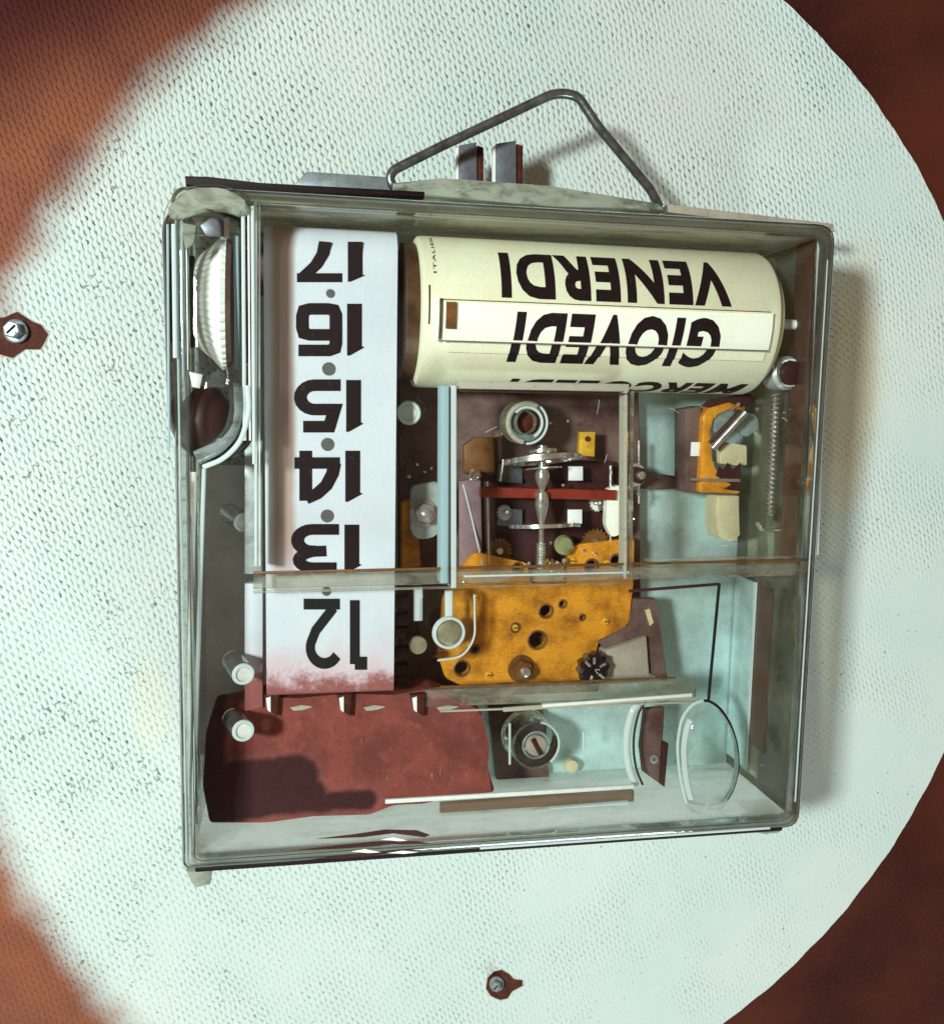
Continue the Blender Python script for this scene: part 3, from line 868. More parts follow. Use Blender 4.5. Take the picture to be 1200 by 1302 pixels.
mb = MB(); mb.tube(smooth_path([P(300, 492, ZF + 0.02), P(302, 520, ZF + 0.02), P(294, 550, ZF + 0.02), P(276, 570, ZF + 0.02), P(250, 582, ZF + 0.02)], 0.3), 0.085, 12); obj('guard_lip', mb, M['milky'], CASE)
mb = MB(); mb.tube(smooth_path([P(315, 490, ZF + 0.04), P(317, 525, ZF + 0.04), P(306, 562, ZF + 0.04), P(284, 584, ZF + 0.04), P(258, 594, ZF + 0.04)], 0.3), 0.03, 10); obj('guard_lip', mb, M['strip_clear'], CASE)
mb = MB()
c = P(262, 535, 1.75)
mb.lathe([(-0.42, 0.02), (-0.4, 0.16), (-0.25, 0.29), (0, 0.34), (0.22, 0.29), (0.40, 0.15), (0.45, 0.0)], c, (0.06, 1, 0.0), 28)
obj('guard_plug', mb, M['maroon'], CASE, label='dark rounded plug under the thumb wheel')
# dark scuffs along the foot of the front panel
for ptsx in ([(400, 1067), (450, 1061), (490, 1055), (530, 1056), (547, 1062), (540, 1065), (500, 1060), (460, 1065)],
             [(370, 1082), (430, 1075), (480, 1070), (530, 1070), (548, 1073), (500, 1074), (440, 1079)],
             [(396, 1093), (430, 1088), (480, 1083), (540, 1078), (500, 1085), (440, 1092)]):
    mb = MB(); mb.prism(px(ptsx, ZF + 0.006), ZF + 0.002, ZF + 0.006)
    obj('scuff', mb, M['maroon'], CASE)
for ptsx in ([(484, 1068), (500, 1065), (518, 1069), (508, 1070), (498, 1069)], [(446, 1083), (464, 1080), (484, 1084), (468, 1085)], [(492, 1085), (512, 1082), (532, 1084), (514, 1086)]):
    mb = MB(); mb.prism(px(ptsx, ZF + 0.01), ZF + 0.007, ZF + 0.01)
    obj('pale_glint', mb, M['wheel'], CASE)  # white glints laid on as thin flat pieces
for k in range(12):
    x_, y_ = random.uniform(0.4, W - 0.4), random.uniform(0.3, H - 0.3)
    a_, l_ = random.uniform(0, math.pi), random.uniform(0.04, 0.2)
    dv = Vector((math.cos(a_), math.sin(a_), 0)) * l_
    mb = MB(); mb.tube([Vector((x_, y_, ZF)), Vector((x_, y_, ZF + 0.001)) + dv * 0.5 + Vector((0.004, 0.004, 0)), Vector((x_, y_, ZF)) + dv], random.uniform(0.0015, 0.003), 4)
    obj('scratch', mb, M['strip_clear'], CASE)

# ================================================================== WIRE HANGER
zc = 1.35
wp = [P(512, 240, zc - 0.3), P(500, 238, zc), P(495, 226, zc), P(500, 216, zc), P(560, 186, zc), P(700, 120, zc + 0.1), P(716, 118, zc + 0.1), P(735, 122, zc + 0.1),
      P(760, 160, zc + 0.1), P(828, 242, zc), P(838, 262, zc - 0.1)]
HG = thing('wire_hanger', 'bent triangular grey wire hanger hooked on the top of the clear case', 'hanger', (wp[5] + Vector((0, -0.8, 0))))
mb = MB(); mb.tube(smooth_path(wp, 0.14), 0.064, 14)
obj('wire', mb, M['wire'], HG)

# mounting bracket behind the case
MT = thing('mounting_bracket', 'grey blue metal bracket with two upright prongs behind the wire hanger', 'bracket', P(625, 215, 0.3))
for x0, x1, y0, lb in ((584, 606, 180, None), (631, 656, 178, None)):
    mb = MB(); mb.prism(px([(x0, y0 + 4), (x1, y0), (x1 + 1, 246), (x0, 246)], 0.9), 0.78, 0.9, 0.015)
    pr = obj('prong', mb, M['grey_blue'], MT)
    mb = MB(); mb.prism(px([(x1 + 1.5, y0 + 4), (x1 + 9, y0 + 7), (x1 + 9, 246), (x1 + 2, 246)], 0.88), 0.74, 0.88, 0.015)
    obj('rusty_edge', mb, M['rust'], pr)
    mb = MB(); mb.prism(px([(x0 - 4, y0 + 8), (x0 - 1, y0 + 7), (x0 - 1, 246), (x0 - 4, 246)], 0.88), 0.78, 0.88)
    obj('bright_edge', mb, M['white'], pr)
mb = MB(); mb.prism(px([(376, 232), (390, 217), (492, 224), (496, 246), (376, 240)], 0.9), 0.6, 0.9, 0.03)
obj('flange', mb, M['slate'], MT)

# ================================================================== THUMB WHEEL
c0, c1 = P(248, 384, 1.75), P(289, 386, 1.75)
TW = thing('thumb_wheel', 'white ribbed thumb wheel inside the rounded guard on the left of the case', 'wheel', c0)
ax = (c1 - c0); L = ax.length
mb = MB(); mb.lathe([(0, 0.2), (0, 0.50), (0.02, 0.54), (L * 0.5, 0.68), (L * 0.86, 0.82), (L, 0.80), (L, 0.2)], c0, ax, 132,
                    rib=lambda k: 1.0 if k % 3 else 0.955)
bmesh.ops.scale(mb.b, verts=mb.b.verts, vec=(1, 1, 0.5), space=Matrix.Translation(-c0))
obj('ribbed_rim', mb, M['wheel'], TW, smooth=False)
mb = MB(); mb.lathe([(-0.07, 0.1), (-0.07, 0.56), (-0.01, 0.56), (-0.01, 0.1)], c0, ax, 48)
bmesh.ops.scale(mb.b, verts=mb.b.verts, vec=(1, 1, 0.5), space=Matrix.Translation(-c0))
obj('dark_flange', mb, M['black'], TW)
mb = MB(); mb.lathe([(L + 0.004, 0.1), (L + 0.004, 0.80), (L + 0.06, 0.76), (L + 0.06, 0.1)], c0, ax, 48, rib=lambda k: 1.0 if k % 2 else 0.97)
bmesh.ops.scale(mb.b, verts=mb.b.verts, vec=(1, 1, 0.5), space=Matrix.Translation(-c0))
obj('dark_flange', mb, M['maroon_grey'], TW)

# ================================================================== HOUR BELT
ZBELT = 1.78
bx0, bx1 = P(337, 600, ZBELT)[0], P(503, 600, ZBELT)[0]
by1, by0 = P(420, 284, ZBELT)[1], P(420, 884, ZBELT)[1]
BT = thing('hour_belt', 'white hour belt with upside down numbers 17 to 12 running down the case', 'belt', ((bx0 + bx1) / 2, by0, 0.4))
zlo = 0.55
prof = rounded([(by0, zlo), (by0, ZBELT), (by1, ZBELT), (by1, zlo)], [0.3, 0.12, 0.42, 0.42], 8)
inn = rounded([(by0 + .04, zlo + .04), (by0 + .04, ZBELT - .04), (by1 - .04, ZBELT - .04), (by1 - .04, zlo + .04)], [0.27, 0.1, 0.38, 0.38], 8)
mb = MB(); n = len(prof)
A = [mb.b.verts.new((bx0, y, z)) for y, z in prof]; B = [mb.b.verts.new((bx1, y, z)) for y, z in prof]
Ci = [mb.b.verts.new((bx1, y, z)) for y, z in inn]; Di = [mb.b.verts.new((bx0, y, z)) for y, z in inn]
for a, b in ((A, B), (B, Ci), (Ci, Di), (Di, A)):
    for k in range(n):
        mb.b.faces.new((a[k], a[(k + 1) % n], b[(k + 1) % n], b[k]))
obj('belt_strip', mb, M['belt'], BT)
mb = MB()
mb.rod((bx0 - 0.1, by1 - 0.46, 1.2), (bx1 - 0.02, by1 - 0.46, 1.2), 0.40, 32); obj('roller', mb, M['maroon_grey'], BT)
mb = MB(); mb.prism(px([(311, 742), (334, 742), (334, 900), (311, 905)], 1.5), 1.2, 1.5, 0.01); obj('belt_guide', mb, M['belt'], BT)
mb = MB(); mb.prism(px([(311, 560), (333, 560), (333, 730), (311, 730)], 1.5), 1.2, 1.5, 0.01); obj('belt_guide', mb, M['grey'], BT)
NUM = [('17', 307, 358), ('16', 386, 452), ('15', 483, 549), ('14', 573, 638), ('13', 667, 728)]


def belt_z(y):
    """front surface height of the belt at y"""
    rr = 0.42
    if y > by1 - rr * 0.62:
        t = min(1.0, (y - (by1 - rr * 0.62)) / (rr * 0.62))
        return ZBELT - rr * 0.62 * (1 - math.sqrt(max(0, 1 - t * t * 0.9)))
    return ZBELT


for s_, y0, y1 in NUM:
    for ch, xa, xb in ((s_[1], 377, 434), (s_[0], 441, 465)):
        mb = MB()
        xoff = (y0 - 400) * -0.012
        for poly in glyph_quads(ch):
            pts = []
            for p_ in poly:
                u, v = p_[0], p_[1]
                wd_ = 0.79 if ch != '1' else 0.28
                uu = u / wd_
                pxx = xb - uu * (xb - xa) + xoff
                pyy = y0 + v * (y1 - y0)
                q = P(pxx, pyy, ZBELT)
                pts.append((q[0], q[1], belt_z(q[1]) + 0.006 + (p_[2] if len(p_) > 2 else 0)))
            lo = [mb.b.verts.new((p[0], p[1], p[2] - 0.005)) for p in pts]; hi = [mb.b.verts.new(p) for p in pts]
            m_ = len(pts)
            mb.b.faces.new(hi)
            mb.b.faces.new(lo[::-1])
            for k in range(m_):
                mb.b.faces.new((lo[k], lo[(k + 1) % m_], hi[(k + 1) % m_], hi[k]))
        obj('printed_digit', mb, M['ink'], BT, smooth=False)
# the 12 is set in a rounder, plainer face
two = [arc(0.34, 0.72, 0.26, 0.24, 150, -20, 12) + [(0.50, 0.46), (0.17, 0.11)], [(0.06, 0.06), (0.72, 0.06)]]
one = [[(0.13, 0.0), (0.13, 0.97)], [(0.13, 0.955), (-0.12, 0.955)]]
for pths, xa, xb, wd_, w_ in ((two, 386, 436, 0.72, 0.165), (one, 447, 462, 0.26, 0.20)):
    mb = MB(); kz = 0
    for pth in pths:
        kz += 0.002
        for poly in stroke(pth, w_):
            pts = []
            for p in poly:
                q = P(xb - p[0] / wd_ * (xb - xa) if pths is two else 461 - p[0] * 62 - 2, 763 + p[1] * 84, ZBELT)
                pts.append((q[0], q[1], ZBELT + 0.006 + kz))
            mb.b.faces.new([mb.b.verts.new(p) for p in pts])
    obj('printed_digit', mb, M['black'], BT, smooth=False)
for q, rr_ in (((420, 373), 0.055), ((418, 469), 0.085), ((416.5, 565), 0.085), ((416, 656), 0.085), ((415, 752), 0.06)):
    c = P(*q, ZBELT)
    mb = MB(); mb.lathe([(0.001, rr_ * 1.0), (0.008, rr_), (0.008, 0.0)], (c[0], c[1], belt_z(c[1])), (0, 0, 1), 20)
    obj('sprocket_hole', mb, M['hole'], BT)
# ================================================================== RED PANEL
RPZ = 1.45
RP = thing('red_panel', 'dull red brown panel with a dark maroon patch in the low left of the case', 'panel', P(480, 1030, 0.3))
edge = [(300, 896), (322, 886), (380, 888), (440, 882), (500, 884), (548, 876), (612, 904), (618, 930), (622, 950), (620, 975), (630, 1008), (596, 1014), (560, 1016), (540, 1022), (500, 1024), (470, 1036),
        (400, 1038), (340, 1046), (266, 1048), (258, 1000), (262, 930), (272, 900)]
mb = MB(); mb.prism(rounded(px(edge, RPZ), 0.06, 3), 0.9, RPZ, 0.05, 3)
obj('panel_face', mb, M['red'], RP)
for k in range(9):
    a, b = random.uniform(330, 600), random.uniform(925, 1000)
    if a < 480 and b > 940: a += 130
    c = P(a, b, RPZ + 0.003)
    mb = MB(); mb.rod(c, c + Vector((random.uniform(-.03, .03), random.uniform(.06, .12), 0.004)), 0.011, 5, 0.004); obj('scratch_burr', mb, M['steel'], RP)
for x in (345, 438, 531):
    mb = MB(); mb.prism(px([(x - 10, 884), (x + 10, 882), (x + 8, 912), (x - 4, 904)], RPZ + .1), RPZ + 0.004, RPZ + 0.1, 0.02)
    cl = obj('clip', mb, M['rust'], RP)
    mb = MB(); mb.prism(px([(x - 7, 888), (x - 1, 886), (x - 1, 906), (x - 5, 903)], RPZ + .12), RPZ + 0.104, RPZ + 0.12); obj('clip_glint', mb, M['white'], cl)
    mb = MB(); mb.prism(px([(x + 24, 900), (x + 38, 897), (x + 52, 898.5), (x + 50, 900), (x + 40, 903), (x + 28, 904)], RPZ + .02), RPZ + 0.004, RPZ + 0.02); obj('paint_chip', mb, M['ledge'], RP)

# ================================================================== DAY DRUM
RD = 1.0
zd = 1.20
dl, dr = P(530, 395, zd + 0.5), P(972, 415, zd + 0.5)
yc = P(740, 405, zd)[1]
DX0, DX1 = dl[0], dr[0]


def on_drum(x, th, r):
    return Vector((x, yc + r * math.sin(th), zd + r * math.cos(th)))


def drum_uv(pxx, pyy, r=RD):
    """photo point to (x, angle) on the drum"""
    x = P(pxx, pyy, zd + r)[0]
    for _ in range(6):
        lo, hi = -1.45, 1.45
        for _ in range(40):
            m = (lo + hi) / 2
            if proj(on_drum(x, m, r))[1] > pyy: lo = m
            else: hi = m
        q = on_drum(x, lo, r)
        x = P(pxx, pyy, q[2])[0]
    return x, lo


DD = thing('day_drum', 'cream day drum printed with upside down weekday names across the top of the case', 'drum', (DX0, yc, zd - RD))
mb = MB(); mb.lathe([(0, 0.3), (0, RD - 0.06), (0.03, RD - 0.01), (0.07, RD), (DX1 - DX0 - 0.07, RD), (DX1 - DX0 - 0.02, RD - 0.02), (DX1 - DX0, RD - 0.06), (DX1 - DX0, 0.3)],
                    (DX0, yc, zd), (1, 0, 0), 96)
obj('drum_shell', mb, M['cream'], DD)
mb = MB(); mb.lathe([(-0.17, 0.2), (-0.17, RD - 0.10), (-0.004, RD - 0.10), (-0.004, 0.2)], (DX0, yc, zd), (1, 0, 0), 64)
obj('end_collar', mb, M['umber'], DD, label='dark brown end of the drum')
mb = MB(); mb.lathe([(0.004, 0.2), (0.004, RD - 0.09), (0.1, RD - 0.14), (0.1, 0.2)], (DX1, yc, zd), (1, 0, 0), 64)
obj('end_collar', mb, M['tan'], DD)
mb = MB(); mb.rod((DX1 + 0.1, yc, zd + 0.3), (DX1 + 0.62, yc - 0.02, zd + 0.45), 0.07, 18, None, 0.01)
obj('axle', mb, M['white'], DD)
mb = MB(); mb.rod((DX1 + 0.09, yc + 0.02, zd + 0.45), (DX1 + 0.16, yc + 0.02, zd + 0.47), 0.2, 24, None, 0.02)
obj('axle_collar', mb, M['maroon'], DD)


def patch(name, x0, x1, t0, t1, r0, r1, mat, parent, seg=10, label=None):
    """curved strip lying on the drum"""
    mb = MB()
    rows = []
    for k in range(seg + 1):
        th = t0 + (t1 - t0) * k / seg
        rows.append([mb.b.verts.new(on_drum(x, th, r)) for x, r in ((x0, r0), (x0, r1), (x1, r1), (x1, r0))])
    for a, b in zip(rows, rows[1:]):
        for i in range(4):
            j = (i + 1) % 4
            mb.b.faces.new((a[i], a[j], b[j], b[i]))
    mb.b.faces.new(rows[0]); mb.b.faces.new(rows[-1][::-1])
    return obj(name, mb, M[mat], parent, label=label)


xa, tA = drum_uv(760, 392); _, tB = drum_uv(760, 436)
xL = drum_uv(563, 400)[0]; xR = drum_uv(979, 410)[0]
RBAR = RD + 0.075
fb = patch('flip_bar', xL, xR, tB, tA, RD - 0.02, RBAR, 'cream_light', DD, label='paler raised bar across the drum')
_, tC = drum_uv(760, 452)
patch('flip_lip', xL + 0.1, xR, tC, tB - 0.02, RD - 0.02, RD + 0.022, 'cream', fb)
patch('bar_edge', xL + 0.1, xR, tC - 0.014, tC - 0.002, RD - 0.02, RD + 0.004, 'brown_soft', fb)
xa, ta = drum_uv(566, 385); xb, tb = drum_uv(578, 416)
patch('gold_notch', xa, xb, tb, ta, RBAR + 0.002, RBAR + 0.03, 'brown', fb)
patch('bar_edge', xL, xR, tA, tA + 0.018, RD - 0.02, RBAR + 0.012, 'cream', fb)
patch('bar_edge', xL, xR, tA + 0.03, tA + 0.045, RD - 0.02, RD + 0.008, 'brown', fb)
patch('bar_edge', xL, xR, tB - 0.012, tB, RD - 0.02, RBAR + 0.006, 'brown_soft', fb)
patch('bar_edge', xL - 0.1, xL - 0.06, tB, tA + 0.05, RD - 0.02, RBAR + 0.02, 'cream_light', fb)
patch('bar_edge', xL - 0.03, xL - 0.015, tB, tA + 0.05, RD - 0.02, RD + 0.02, 'brown_soft', fb)
xa, ta = drum_uv(580, 389); xb, tb = drum_uv(972, 424)


def drum_text(txt, x_left, x_right, yt, yb, mat='ink', bold=0.045, cutlow=None, slant=0.0):
    """print upside down text: its right end lies at photo x_left"""
    b = text_mesh(txt, bold, slant)
    for k in range(1, 24):
        bmesh.ops.bisect_plane(b, geom=list(b.verts) + list(b.edges) + list(b.faces), plane_co=(0, k / 24, 0), plane_no=(0, 1, 0))
    if cutlow is not None:
        bmesh.ops.bisect_plane(b, geom=list(b.verts) + list(b.edges) + list(b.faces), plane_co=(0, cutlow, 0), plane_no=(0, 1, 0), clear_outer=True)
    X0, T0 = drum_uv(x_left, yt); X1, T1 = drum_uv(x_right, yb)
    _, Tt = drum_uv((x_left + x_right) / 2, yt); _, Tb = drum_uv((x_left + x_right) / 2, yb)
    for v in b.verts:
        u, w = v.co.x, v.co.y
        th = Tt + (Tb - Tt) * w           # baseline of the letters lies towards the top of the photo
        x = X1 + (X0 - X1) * u
        r = RD + 0.004
        if txt != 'ITALIEN' and xL < x < xR:
            if tB < th < tA: r = RBAR + 0.004
            elif tC < th <= tB - 0.02: r = RD + 0.027
        v.co = on_drum(x, th, r)
    m = MB(); m.b.free(); m.b = b
    return obj('printed_word', m, M[mat], DD, smooth=False)


drum_text('VENERDI', 634, 930, 328, 384)
drum_text('GIOVEDI', 650, 904, 400, 464, slant=0.12)
drum_text('MERCOLEDI', 640, 934, 484, 524, slant=0.25)
# small maker's place name reading up the left end
b = text_mesh('ITALIEN', 0.01)
X0, T0 = drum_uv(545, 303); X1, T1 = drum_uv(555, 347)
for k in range(1, 10):
    bmesh.ops.bisect_plane(b, geom=list(b.verts) + list(b.edges) + list(b.faces), plane_co=(k / 10, 0, 0), plane_no=(1, 0, 0))
for v in b.verts:
    u, w = v.co.x, v.co.y
    v.co = on_drum(X1 + (X0 - X1) * w, T1 + (T0 - T1) * u, RD + 0.004)
m = MB(); m.b.free(); m.b = b
obj('printed_word', m, M['ink'], DD, smooth=False)
X0, T0 = drum_uv(545, 362); X1, T1 = drum_uv(547, 412)
patch('printed_line', X0, X0 + 0.02, T1, T0, RD - 0.01, RD + 0.004, 'ink', DD)

# ================================================================== GREY KNOB, SPRING, HOOK
k0, k1 = P(984, 475, 1.35), P(1006, 474, 1.75)
KN = thing('clamp_knob', 'grey round knob with a dark cap at the right end of the drum', 'knob', k0)
mb = MB(); mb.lathe([(0, 0.2), (0.03, 0.24), (0.30, 0.24), (0.34, 0.2), (0.34, 0.1)], k0, k1 - k0, 32); obj('knob_body', mb, M['grey'], KN)
d = (k1 - k0).normalized()
mb = MB(); mb.lathe([(0.345, 0.1), (0.345, 0.165), (0.44, 0.165), (0.455, 0.14), (0.455, 0.0)], k0, d, 28); obj('knob_cap', mb, M['maroon'], KN)
mb = MB(); mb.lathe([(0.341, 0.175), (0.341, 0.2), (0.38, 0.2), (0.38, 0.175)], k0, d, 28, closed=True); obj('knob_ring', mb, M['steel'], KN)

zs = 1.3
SP = thing('coil_spring', 'thin upright coil spring beside a clear rod under the grey knob', 'spring', P(982, 665, zs))
p0, p1 = P(986, 500, zs), P(978, 655, zs)
pts = []
N = 26 * 10
for k in range(N + 1):
    t = k / N; a = t * 26 * 2 * math.pi
    q = p0.lerp(p1, t)
    pts.append(q + Vector((0.055 * math.cos(a), 0, 0.055 * math.sin(a))))
mb = MB(); mb.tube(pts, 0.02, 5); obj('coil', mb, M['steel'], SP)
mb = MB(); mb.rod(P(1000, 500, zs - .1), P(990, 662, zs - .1), 0.085, 16); obj('guide_rod', mb, M['slate'], SP)
mb = MB(); mb.rod(P(1009, 495, zs), P(1000, 660, zs), 0.028, 12); obj('guide_rod', mb, M['strip_clear'], SP)
mb = MB(); mb.tube(smooth_path([P(962, 664, zs), P(968, 674, zs), P(990, 675, zs), P(999, 668, zs), P(1001, 655, zs)], 0.08), 0.028, 10); obj('spring_seat', mb, M['steel'], SP)
mb = MB(); mb.rod(P(987, 678, zs - .05), P(985, 712, zs - .05), 0.025, 10); obj('guide_rod', mb, M['strip_clear'], SP)

zh = 1.0
HK = thing('latch', 'amber hooked latch with a tan block below the right end of the drum', 'latch', P(915, 625, 0.4))
mb = MB(); mb.prism(rounded(px([(893, 530), (902, 516), (925, 508), (947, 512), (948, 522), (928, 520), (908, 528), (903, 545), (905, 590), (916, 605), (940, 606), (941, 628), (888, 626), (890, 598)], zh), 0.05, 3), zh - 0.25, zh, 0.02)
obj('amber_hook', mb, M['amber'], HK)
mb = MB(); mb.prism(rounded(px([(915, 570), (926, 563), (950, 566), (950, 592), (940, 592), (915, 590)], zh - .1), 0.04, 3), zh - 0.3, zh - 0.1, 0.02); obj('tan_block', mb, M['tan'], HK)
mb = MB(); mb.prism(rounded(px([(912, 630), (941, 630), (940, 684), (934, 690), (914, 684), (910, 660)], zh - .1), 0.05, 3), zh - 0.5, zh - 0.1, 0.03); obj('tan_block', mb, M['tan'], HK)
for pt in ([(908, 530), (922, 522), (936, 522), (924, 536), (908, 552)], [(946, 524), (962, 528), (966, 546), (948, 556), (936, 548)]):
    mb = MB(); mb.prism(rounded(px(pt, zh - .05), 0.05, 3), zh - 0.12, zh - 0.05, 0.01); obj('pale_shim', mb, M['milky'], HK)
mb = MB(); mb.prism(px([(893, 516), (902, 508), (950, 500), (962, 506), (956, 514), (940, 516), (925, 510), (902, 518)], zh + .05), zh + 0.004, zh + 0.05, 0.01); obj('dark_arch', mb, M['maroon'], HK)
for x_, y_ in ((944, 527), (938, 514), (962, 520), (930, 520)):
    mb = MB(); mb.lathe([(0, 0.03), (0.03, 0.028), (0.045, 0.0)], P(x_, y_, zh + .12), (0.1, 0, 1), 8); obj('steel_bead', mb, M['steel'], HK)
mb = MB(); mb.rod(P(906, 570, zh + .1), P(948, 524, zh + .25), 0.05, 14); obj('pin', mb, M['steel'], HK)
mb = MB(); mb.rod(P(902, 563, zh + .08), P(940, 524, zh + .2), 0.03, 12); obj('pin', mb, M['maroon'], HK)
mb = MB(); mb.prism(px([(878, 608), (941, 609), (941, 613), (878, 611)], zh + .12), zh + 0.02, zh + 0.12); obj('blade', mb, M['steel'], HK)
mb = MB(); mb.prism(px([(910, 605), (914, 592), (920, 597), (925, 588), (932, 596), (942, 588), (942, 625), (920, 622), (930, 616)], zh + .015), zh + 0.004, zh + 0.015); obj('dark_catch', mb, M['maroon'], HK)
mb = MB(); mb.prism(px([(871, 520), (892, 516), (889, 628), (871, 626)], 0.9), 0.5, 0.9, 0.02); obj('backing', mb, M['maroon_grey'], HK)
mb = MB(); mb.prism(px([(880, 562), (890, 562), (889, 580), (879, 580)], 0.95), 0.904, 0.95, 0.01); obj('white_tab', mb, M['white'], HK)

# ================================================================== CLOCKWORK
MV = thing('clockwork', 'small clockwork with amber perforated plate and balance wheels in the middle of the case', 'clockwork', P(690, 870, 0.3))
mb = MB(); mb.prism(px([(508, 480), (812, 492), (812, 600), (862, 606), (858, 622), (812, 620), (815, 760), (760, 880), (508, 890)], 0.5), 0.2, 0.5, 0.02)
obj('base_plate', mb, M['maroon_grey'], MV)
mb = MB(); mb.prism(px([(608, 600), (785, 590), (785, 745), (608, 730)], 0.62), 0.504, 0.62, 0.02); obj('dark_well', mb, M['maroon'], MV)
za = 0.85
am = rounded(px([(562, 760), (584, 724), (604, 702), (670, 716), (674, 742), (722, 742), (722, 700), (736, 692), (806, 684), (805, 742), (799, 792), (786, 806), (762, 812), (748, 866),
                 (640, 868), (590, 873), (566, 862), (556, 830)], za), 0.06, 3)
holes = [((694, 777), 9), ((715, 768), 4.5), ((655, 798), 5.5), ((683, 814), 12.5), ((740, 785), 3.2), ((587, 850), 10), ((658, 722), 6.5), ((752, 720), 9), ((783, 713), 8), ((604, 826), 5)]
mb = plate(am, [(P(*c, za)[:2], r / 97.0) for c, r in holes], za - 0.12, za)
obj('amber_plate', mb, M['amber'], MV)
mb = MB(); mb.prism(px([(511, 640), (530, 632), (535, 720), (511, 728)], 0.75), 0.504, 0.75, 0.02); obj('amber_strip', mb, M['amber'], MV)
mb = MB(); mb.prism(px([(590, 566), (604, 556), (628, 556), (630, 600), (590, 602)], 0.62), 0.504, 0.62, 0.02); obj('amber_strip', mb, M['brown'], MV)
mb = MB(); mb.prism(px([(584, 612), (611, 608), (613, 700), (600, 714), (584, 734)], 0.72), 0.624, 0.72, 0.01); pl = obj('purple_plate', mb, M['purple'], MV)
mb = MB(); mb.tube([P(589, 616, 0.73), P(600, 660, 0.73), P(618, 738, 0.9)], 0.012, 6); obj('fine_wire', mb, M['strip_clear'], pl)
mb = MB(); mb.prism(px([(737, 549), (757, 549), (756, 581), (736, 579)], 0.9), 0.8, 0.9, 0.015); gt = obj('gold_tab', mb, M['gold'], MV)
mb = MB(); mb.rod(P(747, 558, .905), P(747, 558, .92), 0.04, 14); obj('tab_dimple', mb, M['rust'], gt)
# dark rail behind the upper wheel
mb = MB(); mb.prism(px([(636, 585), (780, 586), (780, 612), (636, 608)], 0.66), 0.624, 0.66); obj('dark_rail', mb, M['maroon'], MV)
bar('red_bar', 612, 626, 784, 630, 0.075, 0.9, 1.08, 'redbar', MV, 0.03)
# balance staff and wheels, their axis running up the photo
zb = 1.12
a0, a1 = P(690, 560, zb), P(687, 735, zb)
axv = (a1 - a0).normalized()


def along(py):
    q = P(690 - (py - 560) * 0.017, py, zb); return q


mb = MB(); mb.lathe([(0, 0.02), (0.02, 0.07), (0.1, 0.075), (0.16, 0.05), (0.30, 0.055), (0.42, 0.10), (0.52, 0.10), (0.62, 0.05), (0.66, 0.04), (0.7, 0.09), (0.85, 0.10), (1.0, 0.07), (1.12, 0.04), (1.7, 0.035)], a0 + axv * 0.05, axv, 20)
st = obj('balance_staff', mb, M['steel'], MV)
tl = (axv + Vector((0.07, 0, 0.16))).normalized()
c = along(584)
mb = MB(); mb.lathe([(-0.03, 0.42), (-0.03, 0.54), (0.045, 0.54), (0.045, 0.42)], c, tl, 56, closed=True); bw = obj('balance_wheel', mb, M['steel'], MV)
o1 = tl.orthogonal().normalized(); o2 = tl.cross(o1)
for a in (0.3, 0.3 + math.pi / 2):
    d_ = o1 * math.cos(a) + o2 * math.sin(a)
    mb = MB(); mb.rod(c - d_ * 0.45, c + d_ * 0.45, 0.022, 8); obj('spoke', mb, M['steel'], bw)
for k in range(12):
    a = k * math.pi / 6
    d_ = o1 * math.cos(a) + o2 * math.sin(a)
    mb = MB(); mb.rod(c + d_ * 0.515, c + d_ * 0.56, 0.022, 8); obj('rim_screw', mb, M['steel'], bw)
c = along(574)
mb = MB(); mb.lathe([(-0.02, 0.02), (-0.02, 0.2), (0.02, 0.2), (0.02, 0.02)], c, tl, 32); obj('hairspring_collet', mb, M['steel'], MV)
c = along(668)
mb = MB(); mb.lathe([(-0.025, 0.05), (-0.025, 0.47), (0.025, 0.47), (0.025, 0.05)], c, (axv + Vector((0.02, 0, 0.10))).normalized(), 48); obj('escape_wheel', mb, M['steel'], MV)
for q in ((732, 602), (731, 657)):
    mb = MB(); mb.prism(px([(q[0] - 9, q[1] - 9), (q[0] + 9, q[1] - 9), (q[0] + 9, q[1] + 9), (q[0] - 9, q[1] + 9)], 0.95), 0.92, 0.95, 0.005); obj('white_tab', mb, M['white'], MV)
mb = MB(); mb.prism(px([(711, 665), (738, 667), (738, 670), (711, 669)], 0.96), 0.9, 0.96); obj('white_tab', mb, M['white'], MV)
for x0, y0 in ((634, 590), (634, 646)):
    mb = MB(); mb.prism(px([(x0, y0), (x0 + 30, y0 + 2), (x0 + 30, y0 + 25), (x0 - 2, y0 + 22)], 0.72), 0.664, 0.72, 0.01); obj('grey_plate', mb, M['grey_blue'], MV)
